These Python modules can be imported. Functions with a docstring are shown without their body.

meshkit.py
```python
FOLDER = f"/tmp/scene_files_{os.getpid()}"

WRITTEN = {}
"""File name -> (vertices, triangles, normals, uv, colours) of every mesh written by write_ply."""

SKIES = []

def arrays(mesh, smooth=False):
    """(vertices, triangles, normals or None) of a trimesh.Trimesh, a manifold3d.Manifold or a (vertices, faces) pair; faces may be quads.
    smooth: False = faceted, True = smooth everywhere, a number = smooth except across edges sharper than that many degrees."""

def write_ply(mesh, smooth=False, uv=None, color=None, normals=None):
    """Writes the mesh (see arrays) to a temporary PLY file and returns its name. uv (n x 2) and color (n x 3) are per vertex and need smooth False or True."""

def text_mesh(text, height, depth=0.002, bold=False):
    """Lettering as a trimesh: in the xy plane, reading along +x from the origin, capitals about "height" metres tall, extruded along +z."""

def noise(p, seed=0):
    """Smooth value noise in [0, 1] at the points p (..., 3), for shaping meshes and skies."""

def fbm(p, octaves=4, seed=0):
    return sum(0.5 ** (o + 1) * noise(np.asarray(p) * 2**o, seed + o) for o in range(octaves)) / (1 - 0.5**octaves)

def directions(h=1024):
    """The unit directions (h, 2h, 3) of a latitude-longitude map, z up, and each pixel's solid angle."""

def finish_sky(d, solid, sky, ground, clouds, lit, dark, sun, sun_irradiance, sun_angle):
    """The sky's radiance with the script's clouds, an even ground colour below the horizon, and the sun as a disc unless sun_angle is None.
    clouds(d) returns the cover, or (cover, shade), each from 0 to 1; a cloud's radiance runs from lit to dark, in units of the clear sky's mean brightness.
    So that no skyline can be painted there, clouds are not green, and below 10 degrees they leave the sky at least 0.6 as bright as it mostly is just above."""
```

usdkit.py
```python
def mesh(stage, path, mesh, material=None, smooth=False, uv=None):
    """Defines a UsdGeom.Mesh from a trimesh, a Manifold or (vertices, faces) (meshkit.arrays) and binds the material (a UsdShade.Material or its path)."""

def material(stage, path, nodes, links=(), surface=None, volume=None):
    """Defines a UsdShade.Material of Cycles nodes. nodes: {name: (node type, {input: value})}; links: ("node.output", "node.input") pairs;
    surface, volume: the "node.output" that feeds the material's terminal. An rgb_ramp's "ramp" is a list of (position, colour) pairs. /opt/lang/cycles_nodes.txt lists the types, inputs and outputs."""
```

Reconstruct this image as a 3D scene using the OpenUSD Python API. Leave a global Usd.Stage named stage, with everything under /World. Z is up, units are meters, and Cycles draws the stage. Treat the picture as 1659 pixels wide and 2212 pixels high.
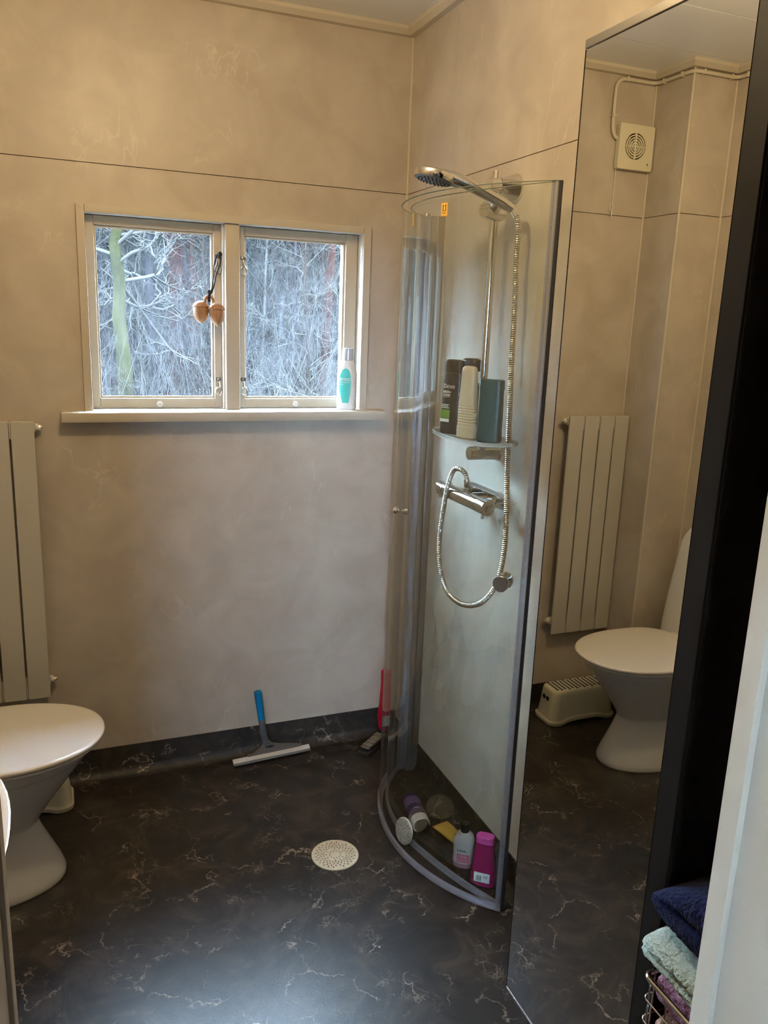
import math, random
import numpy as np, trimesh, usdkit, meshkit
from pxr import Usd, UsdGeom, UsdLux, UsdShade, Sdf, Gf, Vt
from shapely.geometry import Polygon, Point, box as sbox
from scipy.interpolate import CubicSpline
import manifold3d as m3

random.seed(7); RNG = np.random.default_rng(7)
K = 1.1                      # survey units -> metres (every shape below is laid out in survey units)
stage = Usd.Stage.CreateInMemory()
UsdGeom.SetStageUpAxis(stage, 'Z'); UsdGeom.SetStageMetersPerUnit(stage, 1.0)
UsdGeom.Xform.Define(stage, '/World'); UsdGeom.Scope.Define(stage, '/World/Looks')

# ------------------------------------------------------------------ camera, sky, lamps, exposure
EXPOSURE = 0.0
SKY = (0.55, 0.76, 1.0); SKY_I = 36.0
LAMP_POS = (-0.86, -1.14, 2.22); LAMP_COLOR = (1.0, 0.745, 0.40); LAMP_E = 92.0
CAM_POS = (-1.0695445, -2.5332723, 1.4826277)
CAM_R = (0.9289363564, -0.3683963785, 0.0368965321)
CAM_U = (0.0510720930, 0.2262059302, 0.9727396972)
CAM_F = (0.3666999960, 0.9017288869, -0.2289456867)
F_PX = 1748.83
cam = UsdGeom.Camera.Define(stage, '/World/camera')
m = Gf.Matrix4d(1.0)
for i, row in enumerate((CAM_R, CAM_U, tuple(-a for a in CAM_F), tuple(a * K for a in CAM_POS))):
    m.SetRow(i, Gf.Vec4d(*row, 1.0 if i == 3 else 0.0))
cam.AddTransformOp().Set(m)
cam.CreateHorizontalApertureAttr(36.0); cam.CreateVerticalApertureAttr(36.0 * 2212 / 1659)
cam.CreateFocalLengthAttr(36.0 * F_PX / 1659)
cam.CreateClippingRangeAttr((0.02, 400.0)); cam.CreateExposureAttr(EXPOSURE)
dome = UsdLux.DomeLight.Define(stage, '/World/sky')
dome.CreateIntensityAttr(SKY_I); dome.CreateColorAttr(Gf.Vec3f(*SKY))

# ------------------------------------------------------------------ helpers
used, base_of, mats = {}, {'/World': np.zeros(3)}, {}

def path_for(name, parent='/World'):
    n = used.get((parent, name), -1) + 1; used[(parent, name)] = n
    return f'{parent}/{name}' + (f'_{n:03d}' if n else '')

def setd(prim, label=None, cat=None, group=None, kind=None):
    for k, v in (('label', label), ('category', cat), ('group', group), ('kind', kind)):
        if v: prim.SetCustomDataByKey(k, v)

def thing(name, label=None, cat=None, loc=(0, 0, 0), group=None, kind=None):
    p = path_for(name); x = UsdGeom.Xform.Define(stage, p)
    x.AddTranslateOp().Set(Gf.Vec3d(*(float(a) * K for a in loc)))
    base_of[p] = np.array(loc, float); setd(x.GetPrim(), label, cat, group, kind)
    return p

def shade(msh, v, f, deg):
    """smooth normals, kept apart across edges sharper than deg degrees"""
    v = np.asarray(v, float); f = np.asarray(f, int)
    fn = np.cross(v[f[:, 1]] - v[f[:, 0]], v[f[:, 2]] - v[f[:, 0]]); ar = np.linalg.norm(fn, axis=1)
    f, fn, ar = f[ar > 1e-16], fn[ar > 1e-16], ar[ar > 1e-16]; un = fn / ar[:, None]
    _, wid = np.unique(np.round(v, 7), axis=0, return_inverse=True); wid = wid.ravel()
    cv = wid[f].ravel(); cf = np.repeat(np.arange(len(f)), 3); order = np.argsort(cv, kind='stable'); cvs, cfs = cv[order], cf[order]
    st = np.r_[0, np.flatnonzero(np.diff(cvs)) + 1]; cnt = np.diff(np.r_[st, len(cvs)]); out = np.zeros((len(cv), 3)); ct = math.cos(math.radians(deg))
    first = np.repeat(st, cnt); num = np.repeat(cnt, cnt)
    for k in range(int(cnt.max())):
        ok = k < num; i = np.flatnonzero(ok); j = first[i] + k; a, b = cfs[i], cfs[j]
        hit = (un[a] * un[b]).sum(1) >= ct; out[i[hit]] += fn[b[hit]]
    nrm = np.zeros_like(out); nrm[order] = out; ln = np.linalg.norm(nrm, axis=1, keepdims=True); nrm = np.where(ln > 1e-20, nrm / np.maximum(ln, 1e-20), un[cf])
    key = np.concatenate([cv[:, None], np.round(nrm * 500).astype(int)], 1); _, idx, inv = np.unique(key, axis=0, return_index=True, return_inverse=True)
    vi = f.ravel()[idx]
    msh.GetPointsAttr().Set(Vt.Vec3fArray.FromNumpy(v[vi].astype(np.float32))); msh.GetNormalsAttr().Set(Vt.Vec3fArray.FromNumpy(nrm[idx].astype(np.float32))); msh.SetNormalsInterpolation('vertex')
    msh.GetFaceVertexIndicesAttr().Set(Vt.IntArray.FromNumpy(inv.ravel().astype(np.int32))); msh.GetFaceVertexCountsAttr().Set(Vt.IntArray.FromNumpy(np.full(len(f), 3, np.int32)))

def obj(name, mesh, mat, parent='/World', smooth=35, label=None, cat=None, group=None, kind=None):
    """One Mesh prim; the mesh is given in the room's survey coordinates."""
    v, f, _ = meshkit.arrays(mesh)
    p = path_for(name, parent); b = base_of[parent]
    v = (v - b) * K; msh = usdkit.mesh(stage, p, (v, f), mats[mat], smooth=smooth is True)
    if smooth is not True and smooth is not False: shade(msh, v, f, smooth)
    base_of[p] = b; setd(msh.GetPrim(), label, cat, group, kind)
    return p

def join(*ms):
    ms = [x for y in ms for x in (y if isinstance(y, (list, tuple)) else [y])]
    return trimesh.util.concatenate(ms)

def box(x0, x1, y0, y1, z0, z1, bev=0.0):
    x0, x1 = min(x0, x1), max(x0, x1); y0, y1 = min(y0, y1), max(y0, y1); z0, z1 = min(z0, z1), max(z0, z1)
    if not bev:
        b = trimesh.creation.box([x1 - x0, y1 - y0, z1 - z0]); b.apply_translation([(x0 + x1) / 2, (y0 + y1) / 2, (z0 + z1) / 2]); return b
    bev = min(bev, (x1 - x0) * .45, (y1 - y0) * .45, (z1 - z0) * .45)
    pts = []
    for x, sx in ((x0, 1), (x1, -1)):
        for y, sy in ((y0, 1), (y1, -1)):
            for z, sz in ((z0, 1), (z1, -1)):
                pts += [(x, y + sy * bev, z + sz * bev), (x + sx * bev, y, z + sz * bev), (x + sx * bev, y + sy * bev, z)]
                c = bev * .293
                pts += [(x + sx * c, y + sy * c, z + sz * bev), (x + sx * c, y + sy * bev, z + sz * c), (x + sx * bev, y + sy * c, z + sz * c)]
    return trimesh.convex.convex_hull(np.array(pts))

def loft(rings, cap=True, closed=False):
    rings = [np.asarray(r, float) for r in rings]; n = len(rings[0]); v = np.vstack(rings); f = []
    R = len(rings)
    for i in range(R if closed else R - 1):
        a, b = i * n, ((i + 1) % R) * n
        for j in range(n):
            k = (j + 1) % n
            f += [(a + j, a + k, b + k), (a + j, b + k, b + j)]
    if cap and not closed:
        for off, flip in ((0, True), ((R - 1) * n, False)):
            c = len(v); v = np.vstack([v, v[off:off + n].mean(0)])
            for j in range(n):
                k = (j + 1) % n
                f.append((c, off + k, off + j) if flip else (c, off + j, off + k))
    return trimesh.Trimesh(v, np.array(f), process=False)

def frames(P):
    P = np.asarray(P, float); T = np.gradient(P, axis=0); T /= np.linalg.norm(T, axis=1)[:, None] + 1e-12
    u = np.cross(T[0], [0, 0, 1.0]); u = u if np.linalg.norm(u) > 1e-3 else np.cross(T[0], [1.0, 0, 0]); u /= np.linalg.norm(u); U = []
    for t in T:
        u = u - t * (u @ t); u /= np.linalg.norm(u); U.append(u)
    U = np.array(U); return T, U, np.cross(T, U)

def tube(P, r, seg=12, cap=True):
    P = np.asarray(P, float); T, U, V = frames(P); r = np.broadcast_to(np.asarray(r, float), len(P)); a = np.linspace(0, 2 * np.pi, seg, endpoint=False)
    return loft([P[i] + r[i] * (np.cos(a)[:, None] * U[i] + np.sin(a)[:, None] * V[i]) for i in range(len(P))], cap)

def cyl(p0, p1, r0, r1=None, seg=28, bev=0.0):
    p0, p1 = np.array(p0, float), np.array(p1, float); r1 = r0 if r1 is None else r1; d = (p1 - p0); L = np.linalg.norm(d); d /= L
    if not bev: return tube([p0, p1], [r0, r1], seg)
    return tube([p0, p0 + d * bev * .3, p0 + d * bev, p1 - d * bev, p1 - d * bev * .3, p1], [r0 - bev, r0 - bev * .3, r0, r1, r1 - bev * .3, r1 - bev], seg)

def lathe(prof, origin=(0, 0, 0), axis=(0, 0, 1), seg=40, cap=True):
    d = np.array(axis, float); d /= np.linalg.norm(d); o = np.array(origin, float)
    u = np.cross(d, [0, 0, 1.0]); u = u if np.linalg.norm(u) > 1e-3 else np.array([1.0, 0, 0]); u /= np.linalg.norm(u); w = np.cross(d, u)
    a = np.linspace(0, 2 * np.pi, seg, endpoint=False)
    return loft([o + d * z + max(r, 1e-5) * (np.cos(a)[:, None] * u + np.sin(a)[:, None] * w) for r, z in prof], cap)

def spline(P, n):
    P = np.asarray(P, float); t = np.r_[0, np.cumsum(np.linalg.norm(np.diff(P, axis=0), axis=1))]
    return CubicSpline(t, P)(np.linspace(0, t[-1], n))

def sring(cx, cy, z, a, b, n=40, p=2.0, rot=0.0):
    t = np.linspace(0, 2 * np.pi, n, endpoint=False); c, s = np.cos(t), np.sin(t)
    x = a * np.sign(c) * np.abs(c) ** (2 / p); y = b * np.sign(s) * np.abs(s) ** (2 / p)
    return np.stack([cx + x * math.cos(rot) - y * math.sin(rot), cy + x * math.sin(rot) + y * math.cos(rot), np.full(n, float(z))], 1)

def extrude(poly, h, axis='z', at=0.0):
    """shapely polygon extruded: axis z: (x, y) up from at; axis y: polygon (x, z) from y=at to at+h; axis x: polygon (y, z) from x=at to at+h."""
    e = trimesh.creation.extrude_polygon(poly, h, engine='earcut'); v = e.vertices
    if axis == 'z': v = v + [0, 0, at]; f = e.faces
    elif axis == 'y': v = np.stack([v[:, 0], at + v[:, 2], v[:, 1]], 1); f = e.faces[:, ::-1]
    else: v = np.stack([at + v[:, 2], v[:, 0], v[:, 1]], 1); f = e.faces
    return trimesh.Trimesh(v, f, process=False)

def place(mesh, o, X, Y, Z):
    mesh = mesh.copy(); v = mesh.vertices; mesh.vertices = np.array(o, float) + v[:, :1] * np.array(X, float) + v[:, 1:2] * np.array(Y, float) + v[:, 2:3] * np.array(Z, float)
    return mesh

def unit(v): v = np.array(v, float); return v / np.linalg.norm(v)

def text(s, h, o, X, N, depth=.0006, bold=False, center=False, width=None):
    """lettering of capital height h, starting at o, running along X, standing out along N"""
    X, N = unit(X), unit(N); Y = np.cross(N, X); t = meshkit.text_mesh(s, h, depth, bold)
    if width: t.vertices[:, 0] *= width / t.bounds[1][0]
    if center: t.vertices[:, 0] -= (t.bounds[0][0] + t.bounds[1][0]) / 2
    return place(t, o, X, Y, N)

# ------------------------------------------------------------------ materials
def mat(name, nodes, links=(), surface='p.BSDF'):
    mats[name] = usdkit.material(stage, f'/World/Looks/{name}', nodes, links, surface=surface)

def plain(name, color, rough=.5, metal=0.0, **kw):
    mat(name, {'p': ('principled_bsdf', {'base_color': color, 'roughness': rough, 'metallic': metal, **kw})})

def marble_wall(name, c0, c1, vein, rough=.42, bump=.12):
    mat(name, {
        'g': ('geometry', {}),
        'n1': ('noise_texture', {'scale': 5.5, 'detail': 4.0, 'roughness': .55, 'distortion': .6}),
        'r1': ('rgb_ramp', {'ramp': [(.36, c0), (.66, c1)]}),
        'mp': ('mapping', {'scale': (1.0, 1.0, .55)}),
        'n2': ('noise_texture', {'scale': 6.0, 'detail': 4.0, 'roughness': .55, 'distortion': .5}),
        's2': ('math', {'math_type': 'subtract', 'value2': .5}), 'a2': ('math', {'math_type': 'absolute'}),
        'v2': ('map_range', {'from_min': .0, 'from_max': .012, 'to_min': 1.0, 'to_max': 0.0, 'clamp': True}),
        'n3': ('noise_texture', {'scale': 4.0, 'detail': 3.0}),
        'v3': ('map_range', {'from_min': .53, 'from_max': .66, 'to_min': 0.0, 'to_max': .42, 'clamp': True}),
        'vm': ('math', {'math_type': 'multiply'}),
        'mx': ('mix', {'color2': vein}),
        'nf': ('noise_texture', {'scale': 420.0, 'detail': 2.0}),
        'bm': ('bump', {'strength': bump, 'distance': .002}),
        'p': ('principled_bsdf', {'roughness': rough, 'specular_ior_level': .5})},
        [('g.position', 'n1.vector'), ('n1.fac', 'r1.fac'), ('g.position', 'mp.vector'), ('mp.vector', 'n2.vector'), ('n2.fac', 's2.value1'), ('s2.value', 'a2.value1'),
         ('a2.value', 'v2.value'), ('g.position', 'n3.vector'), ('n3.fac', 'v3.value'), ('v2.result', 'vm.value1'), ('v3.result', 'vm.value2'),
         ('r1.color', 'mx.color1'), ('vm.value', 'mx.fac'), ('mx.color', 'p.base_color'), ('g.position', 'nf.vector'), ('nf.fac', 'bm.height'), ('bm.normal', 'p.normal')])

WALL = dict(c0=(.49, .42, .345), c1=(.585, .515, .43), vein=(.74, .67, .58))
marble_wall('wall_marble', **WALL)
def marble_floor(name, rough):
    mat(name, {
    'g': ('geometry', {}),
    'n1': ('noise_texture', {'scale': 7.0, 'detail': 7.0, 'roughness': .60, 'distortion': 1.4}),
    'r1': ('rgb_ramp', {'ramp': [(.34, (.0125, .0098, .008)), (.50, (.024, .0185, .0145)), (.62, (.044, .033, .0245)), (.75, (.062, .047, .035))]}),
    'w1': ('noise_texture', {'scale': 4.6, 'detail': 6.0, 'roughness': .60}), 'ws': ('vector_math', {'math_type': 'scale', 'scale': .34}), 'wa': ('vector_math', {'math_type': 'add'}),
    'v1': ('voronoi_texture', {'feature': 'distance_to_edge', 'scale': 5.0}), 'm1': ('map_range', {'from_min': .002, 'from_max': .019, 'to_min': 1.0, 'to_max': 0.0, 'clamp': True}),
    'k1': ('noise_texture', {'scale': 10.0, 'detail': 4.0}), 'q1': ('map_range', {'from_min': .50, 'from_max': .68, 'to_min': .0, 'to_max': .95, 'clamp': True}), 'p1': ('math', {'math_type': 'multiply'}),
    'w2': ('noise_texture', {'scale': 9.0, 'detail': 6.0, 'roughness': .66}), 'ws2': ('vector_math', {'math_type': 'scale', 'scale': .22}), 'wa2': ('vector_math', {'math_type': 'add'}),
    'v2': ('voronoi_texture', {'feature': 'distance_to_edge', 'scale': 11.0}), 'm2': ('map_range', {'from_min': .003, 'from_max': .030, 'to_min': .6, 'to_max': 0.0, 'clamp': True}),
    'k2': ('noise_texture', {'scale': 8.0, 'detail': 5.0, 'w': 3.0}), 'mo': ('mapping', {'location': (3.1, 7.7, 1.3)}), 'q2': ('map_range', {'from_min': .56, 'from_max': .70, 'to_min': .0, 'to_max': .9, 'clamp': True}), 'p2': ('math', {'math_type': 'multiply'}),
    'ad': ('math', {'math_type': 'maximum'}), 'mx': ('mix', {'color2': (.40, .33, .26)}),
    'nf': ('noise_texture', {'scale': 260.0, 'detail': 2.0}), 'bm': ('bump', {'strength': .10, 'distance': .002}),
    'p': ('principled_bsdf', {'roughness': rough, 'specular_ior_level': .5})},
    [('g.position', 'n1.vector'), ('n1.fac', 'r1.fac'), ('g.position', 'w1.vector'), ('w1.color', 'ws.vector1'), ('ws.vector', 'wa.vector1'), ('g.position', 'wa.vector2'), ('wa.vector', 'v1.vector'), ('v1.distance', 'm1.value'),
     ('g.position', 'k1.vector'), ('k1.fac', 'q1.value'), ('m1.result', 'p1.value1'), ('q1.result', 'p1.value2'),
     ('g.position', 'w2.vector'), ('w2.color', 'ws2.vector1'), ('ws2.vector', 'wa2.vector1'), ('g.position', 'wa2.vector2'), ('wa2.vector', 'v2.vector'), ('v2.distance', 'm2.value'),
     ('g.position', 'mo.vector'), ('mo.vector', 'k2.vector'), ('k2.fac', 'q2.value'), ('m2.result', 'p2.value1'), ('q2.result', 'p2.value2'), ('p1.value', 'ad.value1'), ('p2.value', 'ad.value2'),
     ('r1.color', 'mx.color1'), ('ad.value', 'mx.fac'), ('mx.color', 'p.base_color'), ('g.position', 'nf.vector'), ('nf.fac', 'bm.height'), ('bm.normal', 'p.normal')])
marble_floor('floor_marble', .32); marble_floor('skirting_marble', .55)
plain('ceiling_white', (.86, .87, .88), .30)
plain('trim_cream', (.62, .55, .44), .45)
plain('paint_cream', (.57, .51, .415), .42)
plain('paint_white', (.76, .74, .70), .4)
plain('hall_paint', (.55, .53, .50), .6)
plain('masonry', (.45, .42, .38), .9)
plain('radiator_cream', (.56, .53, .47), .4)
plain('door_paint', (.62, .53, .41), .4)
plain('porcelain', (.78, .78, .77), .12, coat_weight=.4)
plain('seat_white', (.80, .76, .70), .18)
plain('plastic_white', (.72, .70, .64), .4)
plain('plastic_cream', (.74, .69, .52), .38)
plain('conduit_cream', (.66, .60, .48), .45)
plain('chrome', (.80, .80, .80), .10, 1.0)
plain('chrome_soft', (.62, .61, .59), .22, 1.0)
plain('hose_steel', (.60, .57, .52), .28, 1.0)
plain('steel_dark', (.30, .28, .26), .35, 1.0)
plain('aluminium', (.55, .54, .54), .35, 1.0)
plain('black_seal', (.006, .006, .006), .6)
plain('black_plastic', (.010, .010, .013), .5)
plain('cabinet_black', (.009, .007, .0055), .5, specular_ior_level=.22)
plain('grille_dark', (.09, .075, .055), .6)
plain('mirror_silver', (.86, .87, .85), 0.0, 1.0)
plain('grey_rubber', (.16, .165, .17), .5)
plain('squeegee_grey', (.10, .105, .11), .45)
plain('squeegee_white', (.62, .60, .56), .45)
plain('squeegee_blue', (.0, .19, .42), .4)
plain('anti_slip_grey', (.09, .09, .10), .7)
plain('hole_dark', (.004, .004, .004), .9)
plain('bottle_white', (.82, .82, .82), .25)
plain('bottle_cap_grey', (.50, .53, .62), .12)
plain('label_turquoise', (.10, .62, .60), .35)
plain('print_white', (.80, .80, .78), .5)
plain('print_teal', (.02, .25, .26), .5)
plain('charcoal_plastic', (.030, .027, .026), .3)
plain('brown_cap', (.028, .020, .017), .35)
plain('teal_plastic', (.012, .060, .068), .3)
plain('teal_light', (.02, .30, .32), .3)
plain('print_gold', (.45, .40, .26), .4)
plain('label_green', (.16, .32, .04), .5)
plain('cream_plastic', (.58, .47, .30), .38)
plain('magenta_plastic', (.33, .006, .090), .3)
plain('magenta_light', (.62, .07, .32), .3)
plain('pink_gel', (.36, .17, .19), .15, subsurface_weight=.0)
plain('pearl_gel', (.45, .39, .38), .15)
plain('label_pink', (.55, .10, .17), .4)
plain('violet_plastic', (.045, .03, .13), .3)
plain('violet_print', (.20, .12, .33), .4)
plain('yellow_plastic', (.62, .36, .05), .35)
plain('orange_plastic', (.60, .16, .02), .4)
plain('red_plastic', (.50, .006, .03), .3)
plain('brush_dark', (.022, .018, .014), .55)
plain('brush_pale', (.20, .175, .135), .7)
plain('sticker_orange', (.75, .33, .02), .5)
plain('sticker_yellow', (.85, .52, .10), .5)
plain('print_brown', (.10, .045, .005), .5)
plain('cord_black', (.008, .008, .01), .7)
mat('wood_ornament', {'g': ('geometry', {}), 'mp': ('mapping', {'scale': (40.0, 40.0, 8.0)}), 'n': ('noise_texture', {'scale': 2.0, 'detail': 3.0}),
                      'r': ('rgb_ramp', {'ramp': [(.3, (.33, .16, .075)), (.7, (.46, .245, .12))]}), 'p': ('principled_bsdf', {'roughness': .38})},
    [('g.position', 'mp.vector'), ('mp.vector', 'n.vector'), ('n.fac', 'r.fac'), ('r.color', 'p.base_color')])
mat('pumice', {'g': ('geometry', {}), 'n': ('voronoi_texture', {'scale': 230.0}), 'r': ('rgb_ramp', {'ramp': [(.22, (.07, .055, .05)), (.40, (.46, .40, .34))]}),
               'b': ('bump', {'strength': .5, 'distance': .002}), 'p': ('principled_bsdf', {'roughness': .85})},
    [('g.position', 'n.vector'), ('n.distance', 'r.fac'), ('r.color', 'p.base_color'), ('n.distance', 'b.height'), ('b.normal', 'p.normal')])

def glassy(name, tint, rough=0.0, ior=1.5, film=0.0, film_c=(.8, .85, .9)):
    nodes = {'t': ('transparent_bsdf', {'color': tint}), 'gl': ('glossy_bsdf', {'color': (1, 1, 1), 'roughness': rough}), 'f': ('fresnel', {}), 'm': ('mix_closure', {}),
             'gb': ('geometry', {}), 'io': ('math', {'math_type': 'multiply_add', 'value2': 1 / ior - ior, 'value3': ior})}   # the same reflectance from both sides of the sheet
    links = [('gb.backfacing', 'io.value1'), ('io.value', 'f.IOR'), ('f.fac', 'm.fac'), ('t.BSDF', 'm.closure1'), ('gl.BSDF', 'm.closure2')]
    out = 'm.closure'
    if film:
        nodes |= {'d': ('translucent_bsdf', {'color': film_c}), 'g': ('geometry', {}), 'n': ('noise_texture', {'scale': 9.0, 'detail': 4.0}),
                  'mr': ('map_range', {'from_min': .3, 'from_max': .75, 'to_min': film * .6, 'to_max': film * 1.5, 'clamp': True}), 'm2': ('mix_closure', {})}
        links += [('g.position', 'n.vector'), ('n.fac', 'mr.value'), ('mr.result', 'm2.fac'), ('m.closure', 'm2.closure1'), ('d.BSDF', 'm2.closure2')]; out = 'm2.closure'
    mat(name, nodes, links, out)
glassy('shower_glass', (.950, .983, .972), ior=1.72)
glassy('window_glass', (.95, .97, .97), ior=1.72, film=.011)
plain('glass_edge', (.16, .22, .19), .15)
glassy('clear_plastic', (.955, .975, .975), .05, 1.5)
mat('pvc_clear', {'p': ('principled_bsdf', {'base_color': (.42, .42, .49), 'roughness': .25}), 't': ('transparent_bsdf', {'color': (.93, .94, 1.0)}), 'm': ('mix_closure', {'fac': .38})},
    [('t.BSDF', 'm.closure1'), ('p.BSDF', 'm.closure2')], 'm.closure')
mat('plastic_edge', {'p': ('principled_bsdf', {'base_color': (.75, .80, .80), 'roughness': .1}), 't': ('transparent_bsdf', {'color': (.97, .98, .98)}), 'm': ('mix_closure', {'fac': .45})}, [('t.BSDF', 'm.closure1'), ('p.BSDF', 'm.closure2')], 'm.closure')
mat('pvc_cream', {'p': ('principled_bsdf', {'base_color': (.50, .45, .38), 'roughness': .35}), 't': ('transparent_bsdf', {'color': (.9, .9, .9)}), 'm': ('mix_closure', {'fac': .75})},
    [('t.BSDF', 'm.closure1'), ('p.BSDF', 'm.closure2')], 'm.closure')
mat('lamp_glow', {'e': ('emission', {'color': LAMP_COLOR, 'strength': LAMP_E})}, surface='e.emission')

def terry(name, c0, c1):
    mat(name, {'g': ('geometry', {}), 'n': ('noise_texture', {'scale': 320.0, 'detail': 3.0, 'roughness': .7}), 'r': ('rgb_ramp', {'ramp': [(.35, c0), (.65, c1)]}),
               'b': ('bump', {'strength': .9, 'distance': .003}), 'p': ('principled_bsdf', {'roughness': .95, 'sheen_weight': .08, 'sheen_roughness': .5, 'specular_ior_level': .05})},
        [('g.position', 'n.vector'), ('n.fac', 'r.fac'), ('r.color', 'p.base_color'), ('n.fac', 'b.height'), ('b.normal', 'p.normal')])
terry('terry_navy', (.002, .004, .020), (.010, .016, .060))
terry('terry_mint', (.25, .32, .26), (.47, .54, .46))
terry('terry_pink', (.28, .11, .17), (.50, .25, .32))
terry('terry_peach', (.40, .22, .20), (.62, .42, .36))

def bark(name, c0, c1, scale=18.0):
    mat(name, {'g': ('geometry', {}), 'mp': ('mapping', {'scale': (1.0, 1.0, .3)}), 'n': ('noise_texture', {'scale': scale, 'detail': 4.0}), 'r': ('rgb_ramp', {'ramp': [(.35, c0), (.68, c1)]}), 'p': ('principled_bsdf', {'roughness': .9, 'specular_ior_level': 0.0})},
        [('g.position', 'mp.vector'), ('mp.vector', 'n.vector'), ('n.fac', 'r.fac'), ('r.color', 'p.base_color')])
bark('bark_pine', (0.01019, 0.00481, 0.00397), (0.02324, 0.01096, 0.00883), 5.0)
bark('bark_moss', (0.00900, 0.00900, 0.00500), (0.01900, 0.01850, 0.00850), 6.0)
bark('bark_grey', (0.00652, 0.00615, 0.00713), (0.01395, 0.01315, 0.01514), 6.0)
plain('twig_pale', (0.0270, 0.0255, 0.0238), .9, specular_ior_level=0.0); plain('twig_brown', (0.0115, 0.0090, 0.0078), .9, specular_ior_level=0.0); plain('twig_grey', (0.0105, 0.0104, 0.0103), .9, specular_ior_level=0.0)
mat('spruce_green', {'g': ('geometry', {}), 'n': ('noise_texture', {'scale': 1.5, 'detail': 4.0}), 'r': ('rgb_ramp', {'ramp': [(.3, (0.0055, 0.0070, 0.0061)), (.7, (0.0105, 0.0132, 0.0113))]}), 'p': ('principled_bsdf', {'roughness': .9, 'specular_ior_level': 0.0})},
    [('g.position', 'n.vector'), ('n.fac', 'r.fac'), ('r.color', 'p.base_color')])
mat('leaf_litter', {'g': ('geometry', {}), 'n': ('noise_texture', {'scale': 14.0, 'detail': 6.0, 'roughness': .7}), 'r': ('rgb_ramp', {'ramp': [(.35, (0.00277, 0.00255, 0.00216)), (.55, (0.00606, 0.00438, 0.00380)), (.7, (0.00974, 0.00792, 0.00673))]}), 'p': ('principled_bsdf', {'roughness': .95, 'specular_ior_level': 0.0})},
    [('g.position', 'n.vector'), ('n.fac', 'r.fac'), ('r.color', 'p.base_color')])

# ------------------------------------------------------------------ the room's measures
ZSEAM, ZBASE, ZTRIM, ZCEIL = 1.8795, .100, 2.330, 2.352
XL, XP, YP = -1.587, -1.404, -.186          # left wall, boxed corner
YF, YF2 = -1.905, -2.03                     # door wall, bathroom side and hall side
WX0, WX1, WZ0, WZ1 = -.976, -.147, 1.197, 1.749   # window opening
DX0, DX1, DZ = -1.127, -.377, 1.90          # door opening
PT, GAP = .008, .0011                       # wall panel thickness, seam

# ------------------------------------------------------------------ structure
fl = thing('floor', kind='structure')
obj('vinyl_sheet', box(-2.6, .7, -3.9, .02, -.06, 0), 'floor_marble', fl)

def cove(parent_name, P, Q, n):
    """coved vinyl skirting from P to Q (x, y), standing on a wall whose inward normal is n"""
    t = .0035; r = .032; a = np.linspace(0, np.pi / 2, 7)
    prof = [(0, 0.0), (0, ZBASE), (t, ZBASE)] + [(t + r - r * math.cos(b), r - r * math.sin(b) + .0006) for b in a]
    prof = [(0, 0), (0, ZBASE), (t, ZBASE)] + [(t + r * (1 - math.cos(b)), r * (1 - math.sin(b)) + .0006) for b in a] + [(t + r, 0)]
    n = np.array(n, float)
    rings = [np.array([(p[0] + n[0] * d, p[1] + n[1] * d, z) for d, z in prof]) for p in (P, Q)]
    return obj(parent_name, loft(rings), 'skirting_marble', kind='structure', smooth=25)

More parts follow.
